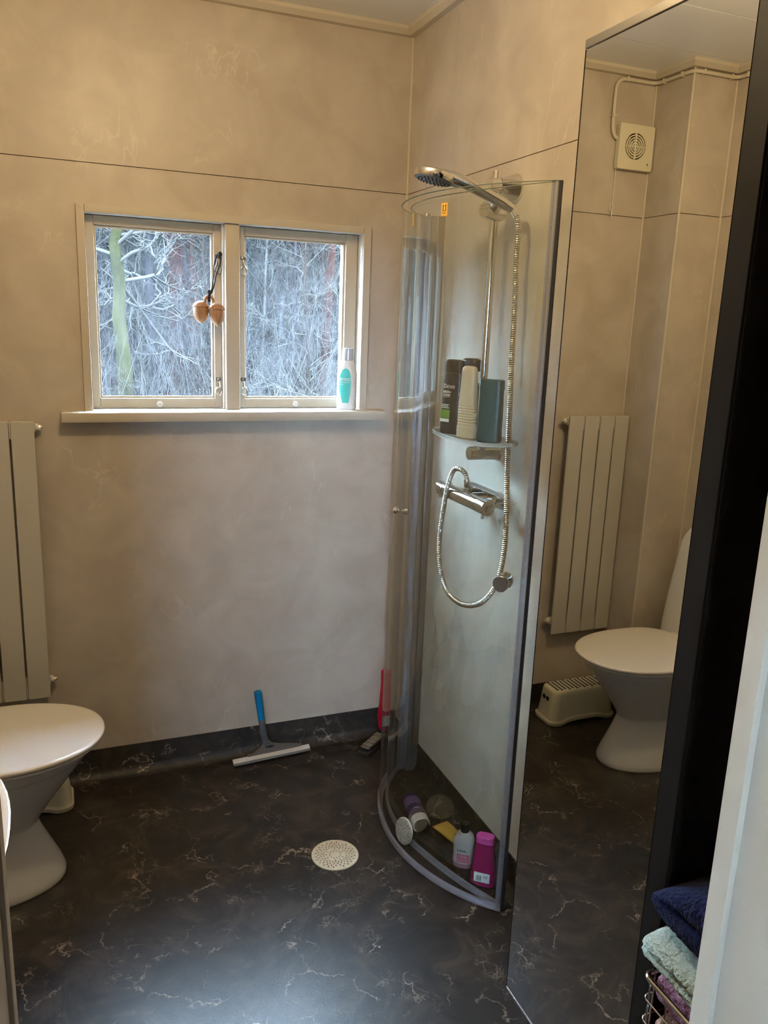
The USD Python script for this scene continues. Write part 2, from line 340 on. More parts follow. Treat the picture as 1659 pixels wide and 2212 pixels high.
# back wall, with the window's hole
wb = thing('wall_back', kind='structure')
hole = sbox(WX0 - .004, WZ0 - .03, WX1 + .004, WZ1 + .004)
obj('panel', extrude(sbox(XP - .01, ZSEAM + GAP, .01, ZCEIL + .01), PT, 'y', 0), 'wall_marble', wb)
obj('panel', extrude(sbox(XP - .01, 0, .01, ZSEAM - GAP).difference(hole), PT, 'y', 0), 'wall_marble', wb)
obj('masonry', extrude(sbox(-2.6, -.3, .7, 3.0).difference(hole), .20, 'y', PT + .0005), 'masonry', wb)
wr = thing('wall_right', kind='structure')
obj('panel', box(0, PT, YF2, PT, ZSEAM + GAP, ZCEIL + .01), 'wall_marble', wr)
obj('panel', box(0, PT, YF2, PT, 0, ZSEAM - GAP), 'wall_marble', wr)
obj('masonry', box(PT + .0005, .15, YF2, 0, -.05, ZCEIL + .1), 'masonry', wr)
wl = thing('wall_left', kind='structure')
obj('panel', box(XL - PT, XL, YF2, YP + .01, ZSEAM + GAP, ZCEIL + .01), 'wall_marble', wl)
obj('panel', box(XL - PT, XL, YF2, YP + .01, 0, ZSEAM - GAP), 'wall_marble', wl)
obj('masonry', box(XL - .15, XL - PT - .0005, YF2, 0, -.05, ZCEIL + .1), 'masonry', wl)
wc = thing('wall_corner', kind='structure')
for z0, z1 in ((ZSEAM + GAP, ZCEIL + .01), (0, ZSEAM - GAP)):
    obj('panel', box(XP - PT, XP, YP, 0, z0, z1), 'wall_marble', wc)
    obj('panel', box(XL, XP - PT - .0004, YP, YP + PT, z0, z1), 'wall_marble', wc)
obj('masonry', box(XL - .1, XP - PT - .001, YP + PT + .001, .01, -.05, ZCEIL + .1), 'masonry', wc)
wf = thing('wall_front', kind='structure')
door_hole = sbox(DX0 - .02, -.1, DX1 + .02, DZ + .02)
obj('panel', extrude(sbox(XL, 0, 0, ZCEIL).difference(door_hole), PT, 'y', YF - PT), 'wall_marble', wf)
obj('masonry', extrude(sbox(-2.6, -.05, .7, ZCEIL + .1).difference(door_hole), YF - PT - .0005 - YF2, 'y', YF2), 'hall_paint', wf)
# hall behind the camera
hl = thing('wall_hall', kind='structure')
obj('hall_side', box(-2.55, -2.5, -3.8, YF2, -.05, 2.45), 'hall_paint', hl)
obj('hall_side', box(.55, .6, -3.8, YF2, -.05, 2.45), 'hall_paint', hl)
hw = sbox(-1.92, 1.06, -1.28, 1.74)
obj('hall_end', extrude(sbox(-2.55, -.05, .6, 2.45).difference(hw), .05, 'y', -3.85), 'hall_paint', hl)
obj('hall_window_frame', extrude(hw.difference(hw.buffer(-.05, join_style=2)).union(sbox(-1.62, 1.08, -1.58, 1.72)), .04, 'y', -3.845), 'paint_white', hl)
obj('hall_window_pane', trimesh.Trimesh([(-1.90, -3.82, 1.08), (-1.30, -3.82, 1.08), (-1.30, -3.82, 1.72), (-1.90, -3.82, 1.72)], [(0, 1, 2), (0, 2, 3)], process=False), 'window_glass', hl, smooth=False)
obj('garden_ground', box(-60, 60, -70, -3.95, -.5, -.4), 'leaf_litter', kind='structure')
obj('hall_ceiling', box(-2.6, .65, -3.9, YF2, 2.40, 2.45), 'ceiling_white', hl)

cove('baseboard_back', (XP, 0), (0, 0), (0, -1)); cove('baseboard_right', (0, 0), (0, YF), (-1, 0))
cove('baseboard_left', (XL, YP), (XL, YF), (1, 0)); cove('baseboard_corner', (XP, YP), (XP, 0), (1, 0)); cove('baseboard_pillar', (XL, YP), (XP, YP), (0, -1))

ce = thing('ceiling', kind='structure')
seams = [.02, -.238, -.539, -.84, -1.14, -1.44, -1.74, -2.03]
for a, b in zip(seams, seams[1:]):
    obj('plank', box(XL - .02, .02, b + .0012, a - .0012, ZCEIL, ZCEIL + .012, .0015), 'ceiling_white', ce)
obj('backing', box(XL - .2, .2, YF2, .2, ZCEIL + .0125, ZCEIL + .06), 'masonry', ce)
# ceiling moulding along every wall (mitred runs)
prof = [(0, ZTRIM), (.020, ZTRIM), (.034, ZTRIM + .012), (.034, ZCEIL + .002), (0, ZCEIL + .002)]
def trim_run(P, Q, n, e0, e1):
    d = unit(np.array(Q, float) - P); rings = []
    for p, e in ((P, e0), (Q, e1)):
        rings.append(np.array([(p[0] + n[0] * w + d[0] * e * w, p[1] + n[1] * w + d[1] * e * w, z) for w, z in prof]))
    obj('trim_1', loft(rings), 'trim_cream', kind='structure', smooth=20)
trim_run((XP, 0), (0, 0), (0, -1), 1, -1); trim_run((0, 0), (0, YF), (-1, 0), 1, -1)
trim_run((XP, YP), (XP, 0), (1, 0), -1, -1); trim_run((XL, YP), (XP, YP), (0, -1), 1, 1); trim_run((XL, YF), (XL, YP), (1, 0), 1, -1)
for x, y in ((0, 0), (XP, 0), (XP, YP), (XL, YP)):       # corner strips of the wall panelling
    s = .0042
    outer = (x, y) == (XP, YP)
    sx = 1 if x != 0 else -1
    obj('trim_2', cyl((x + (.000 if outer else sx * .0015), y - (.000 if outer else .0015), ZBASE), (x + (.000 if outer else sx * .0015), y - (.000 if outer else .0015), ZTRIM), s, seg=10), 'trim_cream', kind='structure')

# ------------------------------------------------------------------ window
w = thing('window_1', kind='structure')
obj('casing', box(-.9985, WX0, -.012, 0, WZ0 - .001, WZ1 + .0215, .0015), 'paint_cream', w)
obj('casing', box(WX1, -.1225, -.012, 0, WZ0 - .001, WZ1 + .0215, .0015), 'paint_cream', w)
obj('casing', box(WX0 + .0006, WX1 - .0006, -.012, 0, WZ1, WZ1 + .0215, .0015), 'paint_cream', w)
sp = Polygon([(.055, 1.166), (.055, 1.197), (-.044, 1.1968), (-.0495, 1.194), (-.0505, 1.189), (-.0505, 1.176), (-.047, 1.1665)])
obj('sill', extrude(sp, 1.064 - .070, 'x', -1.064), 'paint_cream', w)
nails = [(-.989, WZ1 + .012), (-.967, WZ1 + .013), (-.56, WZ1 + .014), (-.162, WZ1 + .012), (-.133, WZ1 + .012), (-.989, WZ0 + .012), (-.133, WZ0 + .012), (-.989, 1.47)]
for x, z in nails: obj('nail', cyl((x, -.0125, z), (x, -.011, z), .0011, seg=8), 'steel_dark', w)
YS0, YS1 = .040, .068
obj('lining', box(WX0 - .004, WX0, 0.0, .208, WZ0, WZ1 + .004), 'paint_white', w)
obj('lining', box(WX1, WX1 + .004, 0.0, .208, WZ0, WZ1 + .004), 'paint_white', w)
obj('lining', box(WX0, WX1, 0.0, .208, WZ1, WZ1 + .004), 'paint_white', w)
obj('lining', box(WX0, WX1, .055, .215, WZ0 - .025, WZ0), 'paint_white', w)
obj('mullion', box(-.583, -.540, -.002, .10, WZ0, WZ1, .003), 'paint_cream', w)
obj('mullion_bead', box(-.5885, -.583, .018, .05, WZ0, WZ1, .002), 'paint_white', w)
obj('mullion_bead', box(-.540, -.5365, .018, .05, WZ0, WZ1, .002), 'paint_white', w)
def sash(x0, x1, gx0, gx1, gz0, gz1, lx):
    s = obj('sash', join(box(x0, gx0 - .006, YS0, YS1, WZ0 + .002, WZ1 - .001, .002), box(gx1 + .006, x1, YS0, YS1, WZ0 + .002, WZ1 - .001, .002),
                         box(gx0 - .006, gx1 + .006, YS0, YS1, gz1 + .006, WZ1 - .001, .002), box(gx0 - .006, gx1 + .006, YS0, YS1, WZ0 + .002, gz0 - .006, .002),
                         box(gx0 - .0065, gx0, YS0 + .009, YS1, gz0 - .006, gz1 + .006, .0015), box(gx1, gx1 + .0065, YS0 + .009, YS1, gz0 - .006, gz1 + .006, .0015),
                         box(gx0, gx1, YS0 + .009, YS1, gz1, gz1 + .0065, .0015), box(gx0, gx1, YS0 + .009, YS1, gz0 - .0065, gz0, .0015)), 'paint_cream', w)
    obj('pane', trimesh.Trimesh([(gx0 - .002, .060, gz0 - .002), (gx1 + .002, .060, gz0 - .002), (gx1 + .002, .060, gz1 + .002), (gx0 - .002, .060, gz1 + .002)], [(0, 1, 2), (0, 2, 3)], process=False), 'window_glass', s, smooth=False)
    kx = (gx0 + gx1) / 2
    obj('knob', lathe([(.004, 0), (.004, -.006), (.009, -.009), (.008, -.013), (.0, -.014)], (kx, YS0, WZ0 + .013), (0, 1, 0), 16), 'paint_white', s)
    for z in (1.654, 1.287):
        a = np.linspace(-.5 * math.pi, 1.5 * math.pi, 26)
        ring = np.stack([lx + .0095 * np.cos(a), np.full_like(a, YS0 - .009), z - .036 + .0125 * np.sin(a)], 1)
        neck = [(lx - .003, YS0 - .009, z - .024), (lx - .0015, YS0 - .008, z - .012), (lx, YS0 - .006, z)]
        neck2 = [(lx + .003, YS0 - .009, z - .024), (lx + .0015, YS0 - .008, z - .012), (lx, YS0 - .006, z)]
        obj('latch', join(tube(ring, .0019, 8), tube(neck, .0019, 8), tube(neck2, .0019, 8), cyl((lx, YS0 + .001, z), (lx, YS0 - .009, z), .0048, .0042, 12, .001), box(lx - .008, lx + .008, YS0 - .003, YS0 + .001, z - .004, z + .006)), 'steel_dark' if z > 1.5 and lx < -.56 else 'chrome_soft', s)
sash(-.974, -.5885, -.9455, -.617, 1.234, 1.7165, -.5995)
sash(-.5365, -.149, -.5095, -.1945, 1.233, 1.7165, -.5215)
# outer frame of the wall opening
obj('outer_frame', join(box(WX0, WX0 + .02, .12, .16, WZ0, WZ1), box(WX1 - .02, WX1, .12, .16, WZ0, WZ1), box(WX0, WX1, .12, .16, WZ0, WZ0 + .014), box(-.578, -.545, .12, .16, WZ0, WZ1)), 'paint_white', w)

# ------------------------------------------------------------------ door frame round the camera's view
d1 = thing('door_1', kind='structure')
for s, x in ((1, DX1), (-1, DX0)):
    r = .0095 if s > 0 else .004
    obj('door_stop', box(x, x + s * .03, YF, YF - .0265, 0, DZ, .0012), 'door_paint', d1)
    obj('jamb', box(x + s * r, x + s * .03, YF - .0262, YF2 - .012, 0, DZ, .0012), 'door_paint', d1)
    obj('casing', box(x + s * (r + .012), x + s * .075, YF2 - .012, YF2, 0, DZ + .06, .002), 'door_paint', d1)
obj('door_stop', box(DX0, DX1, YF, YF - .0265, DZ - .02, DZ, .001), 'door_paint', d1)
obj('casing', box(DX0 - .07, DX1 + .07, YF2 - .012, YF2, DZ, DZ + .06, .002), 'door_paint', d1)

# ------------------------------------------------------------------ mirror cabinet and open cabinet
MX, MY0, MY1, MZ0, MZ1 = -.2385, -1.291, -1.658, .103, 1.941
c = thing('mirror_cabinet', 'tall black cabinet with full-length mirror front and an open bay, right of the shower', 'cabinet', (-.12, -1.58, 0))
obj('carcass', box(MX + .006, -.001, MY0 - .001, MY1 + .001, MZ0 + .002, MZ1 - .014, .001), 'cabinet_black', c)
obj('mirror', box(MX, MX + .0045, MY0, MY1, MZ0, MZ1 - .014), 'mirror_silver', c, smooth=False, label='full-length mirror panel')
obj('top_rail', box(MX - .003, MX + .012, MY0, MY1, MZ1 - .0135, MZ1, .001), 'steel_dark', c, label='brownish metal rail along the top of the mirror')
obj('edge_strip', box(MX - .0006, MX + .006, MY0, MY0 + .0016, MZ0, MZ1 - .014), 'cabinet_black', c)
obj('bottom_rail', box(MX - .0015, MX + .006, MY0, MY1, MZ0 - .005, MZ0, .0008), 'chrome_soft', c)
obj('plinth', box(-.19, -.001, MY0 - .02, MY1 + .001, 0.0, MZ0 + .0015), 'cabinet_black', c)
obj('side_panel', box(MX, -.001, MY1 - .0005, MY1 - .040, 0.0, 2.20, .0015), 'cabinet_black', c)
obj('groove_bead', box(MX + .004, MX + .010, MY1 - .0405, MY1 - .0425, 0.0, 2.20, .0005), 'cabinet_black', c)
obj('back_panel', box(-.012, -.001, MY1 - .041, -1.878, 0.0, 2.20), 'cabinet_black', c)
obj('side_panel', box(MX, -.001, -1.879, -1.901, 0.0, 2.20, .0015), 'cabinet_black', c)
obj('top_panel', box(MX, -.001, MY1 - .041, -1.878, 2.18, 2.20), 'cabinet_black', c)
obj('shelf', box(MX + .004, -.013, MY1 - .041, -1.878, .30, .318), 'cabinet_black', c)

# ------------------------------------------------------------------ wire basket with towels
bk = thing('wire_basket', 'chrome wire basket full of folded towels in the black open bay', 'basket', (-.15, -1.77, .318))
BX, BY0, BY1, BZ0, BZ1 = -.262, -1.7035, -1.8765, .3215, .503
def rr(x0, x1, y0, y1, z, r, n=6):
    P = []
    for cx, cy, a0 in ((x1 - r, y1 - r, 0), (x0 + r, y1 - r, 90), (x0 + r, y0 + r, 180), (x1 - r, y0 + r, 270)):
        for k in range(n + 1):
            a = math.radians(a0 + 90 * k / n); P.append((cx + r * math.cos(a), cy + r * math.sin(a), z))
    return P + [P[0]]
XB = -.022
obj('rim', tube(rr(BX, XB, BY1, BY0, BZ1, .012), .0042, 10), 'chrome', bk)
for z in (.463, .423, .383, .343): obj('hoop', tube(rr(BX + .001, XB, BY1, BY0, z, .012), .0016, 8), 'chrome', bk)
fr = []
for y in np.linspace(BY0 - .012, BY1 + .012, 5):
    obj('front_wire', tube([(BX + .003, y, BZ1), (BX + .003, y, BZ0 + .006), (BX + .010, y, BZ0), (XB - .01, y, BZ0), (XB - .003, y, BZ0 + .006), (XB - .003, y, BZ1)], .0016, 8), 'chrome', bk)
for x in np.linspace(BX + .02, XB - .02, 5):
    obj('side_wire', tube([(x, BY0 - .002, BZ1), (x, BY0 - .002, BZ0 + .008), (x, BY1 + .002, BZ0 + .008), (x, BY1 + .002, BZ1)], .0016, 8), 'chrome', bk)

def towel(name, label, mt, x0, x1, y0, y1, z0, z1, lean=0.0, drop=0.0, seed=0, fold=.45, nseg=130, plies=2):
    """folded terry towel: rounded fold on the -x side, plies showing as grooves; drop lowers its far end"""
    rings = []; n = 150
    for i, u in enumerate(np.linspace(0, 1, nseg)):
        y = y0 + (y1 - y0) * u
        e = min(u, 1 - u) * 10.0; shrink = 1 - (1 - min(1, e)) ** 2 * .30
        a = np.linspace(0, 2 * np.pi, n, endpoint=False)
        p = 3.4
        cx, cz = (x0 + x1) / 2, (z0 + z1) / 2
        X = np.sign(np.cos(a)) * np.abs(np.cos(a)) ** (2 / p) * (x1 - x0) / 2 * (1 - (1 - shrink) * .12)
        Z = np.sign(np.sin(a)) * np.abs(np.sin(a)) ** (2 / p) * (z1 - z0) / 2 * shrink
        zf = Z / ((z1 - z0) / 2)
        groove = np.zeros(n)
        for g in range(1, plies):
            gc = -1 + 2 * g / plies + .08 * math.sin(3 * u + seed)
            groove += np.exp(-((zf - gc) / .10) ** 2)
        X = X + groove * .018 * (np.cos(a) < -.2)
        pts = np.stack([cx + X, np.full(n, y), cz + Z], 1)
        pts[:, 2] += lean * (u - .5) - drop * (1 - u) ** 2 * (zf > -.2) * (zf + .2)
        d = meshkit.fbm(pts * 26 + seed * 7.3, 3, seed) - .5
        d2 = meshkit.fbm(pts * 260 + seed * 3.1, 2, seed + 5) - .5
        ctr = np.array([cx, y, cz]); dirv = pts - ctr; dirv[:, 1] = 0; dirv /= np.linalg.norm(dirv, axis=1)[:, None] + 1e-9
        rings.append(pts + dirv * (d * .013 + d2 * .0065)[:, None])
    return obj(name, loft(rings), mt, smooth=True, label=label, cat='towel', group=None)
towel('folded_towel', 'pale peach towel at the bottom of the wire basket', 'terry_peach', -.250, -.04, -1.715, -1.862, .335, .443, seed=3, plies=3)
towel('folded_towel', 'dusty pink towel behind the basket rim, under the mint towel', 'terry_pink', -.252, -.04, -1.715, -1.862, .455, .524, seed=4, plies=2)
towel('folded_towel', 'mint green towel between the pink and the navy towel', 'terry_mint', -.280, -.05, -1.703, -1.873, .536, .590, seed=6, plies=2)
towel('folded_towel', 'navy blue towel on top of the stack in the basket', 'terry_navy', -.272, -.06, -1.703, -1.873, .602, .716, drop=.05, seed=8, plies=2)

# ------------------------------------------------------------------ radiator
r = thing('radiator', 'cream vertical panel radiator of four flat columns, left of the window', 'radiator', (-1.27, 0, .32))
RY, RZ0, RZ1 = -.048, .324, 1.1715
pitch = .0672
for k in range(4):
    x1 = -1.137 - k * pitch; x0 = x1 - pitch + .0055
    obj('column', box(x0, x1, RY, RY + .010, RZ0, RZ1, .003), 'radiator_cream', r)
    if k < 3:
        obj('spacer', box(x0 - .004, x0 - .0005, RY + .003, RY + .012, RZ1 - .05, RZ1 - .004), 'radiator_cream', r)
        obj('spacer', box(x0 - .004, x0 - .0005, RY + .003, RY + .012, RZ0 + .004, RZ0 + .045), 'radiator_cream', r)
for z in (RZ1 - .02, RZ0 + .05):
    obj('header_pipe', box(-1.396, -1.134, RY + .0105, -.014, z - .014, z + .014, .004), 'radiator_cream', r)
    obj('bracket', box(-1.30, -1.27, -.015, -.0005, z - .012, z + .012), 'radiator_cream', r)
    obj('end_plug', cyl((-1.136, -.022, z), (-1.126, -.022, z), .0105, seg=20, bev=.001), 'plastic_white', r)
    obj('valve_nut', join(cyl((-1.127, -.022, z), (-1.120, -.022, z), .0075, seg=6), cyl((-1.120, -.022, z), (-1.116, -.022, z), .005, seg=16, bev=.001)), 'chrome', r)

# ------------------------------------------------------------------ toilet
t = thing('toilet', 'white floor-standing toilet with closed lid beside the boxed wall corner', 'toilet', (-1.3, -.45, 0))
TY = -.445
def egg(xf, xb, wd, z, n=64, pf=2.15, pb=3.2, split=.55):
    a = np.linspace(0, 2 * np.pi, n, endpoint=False); cx = xb + (xf - xb) * (1 - split); P = []
    for q in a:
        cq, sq = math.cos(q), math.sin(q); p = pf if cq >= 0 else pb; ax = (xf - cx) if cq >= 0 else (cx - xb)
        P.append((cx + ax * math.copysign(abs(cq) ** (2 / p), cq), TY + wd * math.copysign(abs(sq) ** (2 / p), sq), z))
    return np.array(P)
lev = [(0.0, -1.117, -1.55, .121), (.006, -1.113, -1.55, .1225), (.022, -1.1135, -1.55, .121), (.05, -1.124, -1.55, .112), (.085, -1.140, -1.55, .101), (.12, -1.156, -1.55, .092), (.15, -1.169, -1.55, .086),
       (.166, -1.1735, -1.55, .0845), (.176, -1.1725, -1.55, .086), (.195, -1.162, -1.55, .094), (.225, -1.141, -1.555, .107), (.262, -1.114, -1.56, .125), (.30, -1.086, -1.565, .142), (.335, -1.060, -1.57, .156),
       (.349, -1.050, -1.57, .161), (.3535, -1.0465, -1.57, .1645), (.36, -1.040, -1.572, .168), (.385, -1.0215, -1.574, .177), (.392, -1.019, -1.574, .178)]
obj('bowl', loft([egg(xf, xb, wd, z) for z, xf, xb, wd in lev]), 'porcelain', t, smooth=50)
obj('seat', loft([egg(-1.012, -1.452, .181, .3925), egg(-1.008, -1.454, .183, .3945), egg(-1.008, -1.454, .183, .4000), egg(-1.011, -1.452, .181, .4015)]), 'seat_white', t, smooth=50)
obj('lid', loft([egg(-1.004, -1.452, .183, .4025), egg(-1.000, -1.454, .1855, .4045), egg(-.9985, -1.455, .1865, .410), egg(-1.001, -1.454, .185, .4140), egg(-1.012, -1.446, .178, .4165), egg(-1.06, -1.42, .15, .4185), egg(-1.15, -1.36, .08, .4195)]), 'seat_white', t, smooth=50)
obj('hinge', join(cyl((-1.448, TY - .09, .410), (-1.448, TY - .05, .410), .009, seg=14), cyl((-1.448, TY + .05, .410), (-1.448, TY + .09, .410), .009, seg=14)), 'plastic_white', t)
tank = []
for z, xf, wd in ((.388, -1.465, .192), (.392, -1.461, .196), (.43, -1.463, .197), (.55, -1.477, .193), (.68, -1.494, .186), (.74, -1.503, .181), (.768, -1.510, .176), (.786, -1.521, .166), (.794, -1.535, .150), (.796, -1.550, .13)):
    cx = (xf - 1.584) / 2; tank.append(sring(cx, TY + .0, z, (xf + 1.584) / 2, wd, 56, 5.0 if z < .76 else 3.2))
obj('tank', loft(tank), 'porcelain', t, smooth=45)
obj('flush_button', lathe([(.021, .0), (.021, .006), (.018, .009), (0, .0095)], (-1.548, TY, .793), (0, 0, 1), 24), 'chrome', t)
obj('bolt_cap', lathe([(.0065, 0), (.005, .003), (0, .004)], (-1.262, TY - .166, .352), (0, -1, .2), 14), 'plastic_white', t)

# ------------------------------------------------------------------ step stool
s = thing('step_stool', 'cream plastic step stool with grey anti-slip dots behind the toilet, under the radiator', 'step stool', (-1.24, -.09, 0))
SX0, SX1, SY0, SY1, SH = -1.378, -1.100, -.160, -.0485, .134
def rrect(x0, x1, y0, y1, z, r, n=8):
    return np.array(rr(x0, x1, y0, y1, z, r, n)[:-1])
def stool_ring(e, z, r, arch=0.0):
    P = rrect(SX0 - e, SX1 + e, SY0 - e, SY1 + e, z, r, 10)
    # densify so that the long sides can arch up at the bottom
    out = []
    for i in range(len(P)):
        a, b = P[i], P[(i + 1) % len(P)]; k = 24 if i % 11 == 10 else 1
        for q in range(k): out.append(a + (b - a) * q / k)
    out = np.array(out); mid = (SX0 + SX1) / 2; midy = (SY0 + SY1) / 2
    fx = np.clip(1 - (np.abs(out[:, 0] - mid) / ((SX1 - SX0) * .36)) ** 4, 0, 1) * (np.abs(out[:, 1] - midy) > (SY1 - SY0) * .45)
    out[:, 2] += arch * fx
    return out
rg = [stool_ring(.012, 0.0, .034, .014), stool_ring(.013, .004, .034, .014), stool_ring(.013, .012, .034, .014), stool_ring(.009, .016, .033, .014), stool_ring(.006, .020, .032, .012), stool_ring(.001, .06, .030, .004), stool_ring(-.004, .112, .028), stool_ring(-.0065, .126, .026), stool_ring(-.012, .132, .024), stool_ring(-.020, .134, .02)]
obj('body', loft(rg), 'plastic_cream', s, smooth=45)
dots = []
for i in range(14):
    for j in range(7):
        x = SX0 + .028 + (SX1 - SX0 - .056) * i / 13; y = SY0 + .020 + (SY1 - SY0 - .040) * (j + .5 * (i % 2)) / 6.5
        dots.append(lathe([(.0056, 0), (.0056, .0012), (.0045, .0018), (0, .0019)], (x, y, SH - .0006), (0, 0, 1), 8))
for dm in dots: obj('anti_slip_dot', dm, 'anti_slip_grey', s)
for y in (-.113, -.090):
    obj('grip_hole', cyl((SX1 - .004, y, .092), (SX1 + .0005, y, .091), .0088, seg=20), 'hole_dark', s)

# ------------------------------------------------------------------ washbasin
wsh = thing('washbasin', 'white rounded washbasin on the left wall, cut off by the door frame', 'washbasin', (-1.45, -1.49, .7))
def basin_ring(a, b, z, sh=0): return sring(-1.372 + sh, -1.49, z, a, b, 64, 2.35)
outer = [basin_ring(.10, .12, .655), basin_ring(.15, .18, .675), basin_ring(.188, .225, .72), basin_ring(.206, .248, .775), basin_ring(.2125, .256, .805), basin_ring(.2155, .260, .815), basin_ring(.2155, .260, .820), basin_ring(.212, .256, .8225),
         basin_ring(.196, .240, .8215), basin_ring(.188, .231, .816), basin_ring(.182, .224, .800), basin_ring(.165, .20, .755), basin_ring(.13, .155, .715), basin_ring(.07, .08, .697), basin_ring(.022, .022, .694)]
obj('bowl', loft(outer), 'porcelain', wsh, smooth=50)
obj('drain_plug', lathe([(.022, .0), (.022, .003), (.0, .0045)], (-1.372, -1.49, .694), (0, 0, 1), 24), 'chrome', wsh)
obj('tap', join(cyl((-1.553, -1.49, .80), (-1.553, -1.49, .90), .018, seg=20), tube(spline([(-1.553, -1.49, .885), (-1.50, -1.49, .905), (-1.45, -1.49, .895)], 12), .011, 12)), 'chrome', wsh)
obj('waste_pipe', tube([(-1.40, -1.49, .66), (-1.40, -1.49, .56), (-1.58, -1.49, .54)], .016, 14), 'plastic_white', wsh)
obj('wall_bracket', box(-1.5865, -1.545, -1.60, -1.38, .70, .80, .004), 'porcelain', wsh)

# ------------------------------------------------------------------ shower doors: two curved glass leaves folded along the right wall
OUT = spline([(-.0715, -.982), (-.143, -.901), (-.199, -.79), (-.223, -.70), (-.229, -.60), (-.216, -.50), (-.189, -.415), (-.145, -.338), (-.092, -.283)], 72)
INN = spline([(-.0715, -.964), (-.121, -.855), (-.166, -.715), (-.187, -.60), (-.182, -.50), (-.160, -.41), (-.108, -.318), (-.045, -.252)], 72)
def ribbon(C, off0, off1, z0, z1):
    C = np.asarray(C); T = np.gradient(C, axis=0); T /= np.linalg.norm(T, axis=1)[:, None]; N = np.stack([-T[:, 1], T[:, 0]], 1)
    a, b = C + N * off0, C + N * off1
    return loft([np.array([(*a[i], z0), (*b[i], z0), (*b[i], z1), (*a[i], z1)]) for i in range(len(C))])
def tangent(C, i): return unit(np.append(C[min(i + 1, len(C) - 1)] - C[max(i - 1, 0)], 0))
ZT = 1.783
def door(name, label, C, seal_w):
    p = thing(name, label, 'shower door', (float(C[35][0]), float(C[35][1]), 0))
    n_ = len(C); sv = np.concatenate([np.c_[C, np.full(n_, .020)], np.c_[C, np.full(n_, ZT)]]); i_ = np.arange(n_ - 1)
    sf = np.concatenate([np.stack([i_, i_ + 1, i_ + 1 + n_], 1), np.stack([i_, i_ + 1 + n_, i_ + n_], 1)])
    obj('glass', trimesh.Trimesh(sv, sf, process=False), 'shower_glass', p, smooth=True)      # one optical surface that reflects as both faces of the sheet do
    obj('polished_edge', ribbon(C, -.0026, .0026, ZT, ZT + .0012), 'glass_edge', p, smooth=30)
    obj('bottom_seal', join(ribbon(C, -.004, .004, .004, .021), ribbon(C, -.011, -.004, .006, .009)) if seal_w else ribbon(C, -.004, .004, .003, .020), 'pvc_clear', p, smooth=30)
    e = slice(0, 3); obj('end_profile', join(ribbon(C[-3:], -.006, .006, .006, ZT + .001)), 'pvc_clear', p, smooth=30)
    return p
do = door('shower_door', 'outer curved glass shower door folded against the right wall, with a floor seal strip', OUT, True)
di = door('shower_door', 'inner curved glass shower door nested behind the outer one, nearer the wall', INN, False)
obj('drip_rail', ribbon(OUT, -.012, -.006, .0005, .0055), 'pvc_cream', do, smooth=30)
# hinge profile and black magnetic seal at the near end
T0 = tangent(OUT, 0); n0 = np.array([-T0[1], T0[0], 0])
pf = thing('shower_door_profile', 'clear vertical profile with a black seal strip joining the two glass doors', 'seal profile', (-.066, -.975, 0))
obj('clear_profile', ribbon(spline([(-.0695, -.978), (-.0725, -.9735), (-.0765, -.967)], 6), -.0045, .0045, .012, ZT + .001), 'pvc_clear', pf)
obj('clear_bead', tube([(-.0765, -.973, .012), (-.0765, -.973, ZT)], .0026, 10), 'pvc_clear', pf)
obj('black_seal', ribbon(spline([(-.0685, -.980), (-.0665, -.9825), (-.0640, -.9855)], 4), -.0035, .0035, .010, ZT + .001), 'black_seal', pf)
wp = thing('wall_hinge_profile', 'tall narrow aluminium profile on the right wall near the room corner', 'wall profile', (-.012, -.262, 0))
obj('channel', join(box(-.022, -.0003, -.290, -.268, .002, 1.785, .002), box(-.040, -.022, -.283, -.277, .002, 1.785, .001)), 'aluminium', wp)
obj('pivot', cyl((-.046, -.262, 1.778), (-.046, -.262, 1.792), .010, seg=16, bev=.001), 'chrome_soft', wp)
obj('clear_lip', box(-.062, -.040, -.282, -.278, .01, 1.783), 'pvc_clear', wp)
def sticker(C, y, z, par):
    i = int(np.argmin(np.abs(C[:, 1] - y))); T = tangent(C, i); N = np.array([-abs(T[1]), 0, 0]) + np.array([0, 0, 0])
    N = np.array([T[1], -T[0], 0]); N = N if N[0] < 0 else -N; X = np.cross([0, 0, 1], N); o = np.array([*C[i], z]) + N * .0029
    q = obj('sticker', place(box(-.0118, .0118, -.0150, .0150, 0, .0004), o, X, [0, 0, 1], N), 'sticker_orange', par, label='small orange sticker with two arrows')
    obj('sticker_face', place(box(-.0104, .0104, -.0134, .0140, .0004, .0006), o, X, [0, 0, 1], N), 'sticker_yellow', q)
    ar = join(*[join(box(sx - .0006, sx + .0006, -.001, .0075, .0006, .0008), extrude(Polygon([(sx - .0017, .0072), (sx + .0017, .0072), (sx, .0112)]), .0002, 'z', .0006)) for sx in (-.0025, .0025)], box(-.0040, .0040, -.0030, -.0016, .0006, .0008),
              box(-.0040, .0036, -.0066, -.0058, .0006, .0008), box(-.0040, .0028, -.0090, -.0082, .0006, .0008))
    ar.vertices[:, 0] *= 1.75
    obj('printed_arrows', place(ar, o, X, [0, 0, 1], N), 'print_brown', q)
sticker(OUT, -.735, 1.7395, do)
sticker(OUT, -.545, 1.7365, do) if False else sticker(INN, -.475, 1.744, di)
def door_knob(C, y, z, par, r, side=1):
    i = int(np.argmin(np.abs(C[:, 1] - y))); T = tangent(C, i); N = np.array([T[1], -T[0], 0]); N = N if N[0] < 0 else -N; o = np.array([*C[i], z])
    obj('door_knob', join(lathe([(.006, .0026), (.006, .010), (r, .012), (r, .021), (r - .001, .022), (0, .0222)], o, N, 28), lathe([(.006, .0026), (.006, .010), (r, .012), (r, .021), (r - .001, .022), (0, .0222)], o, -N, 28)), 'chrome', par)
door_knob(OUT, -.947, .892, do, .0195)
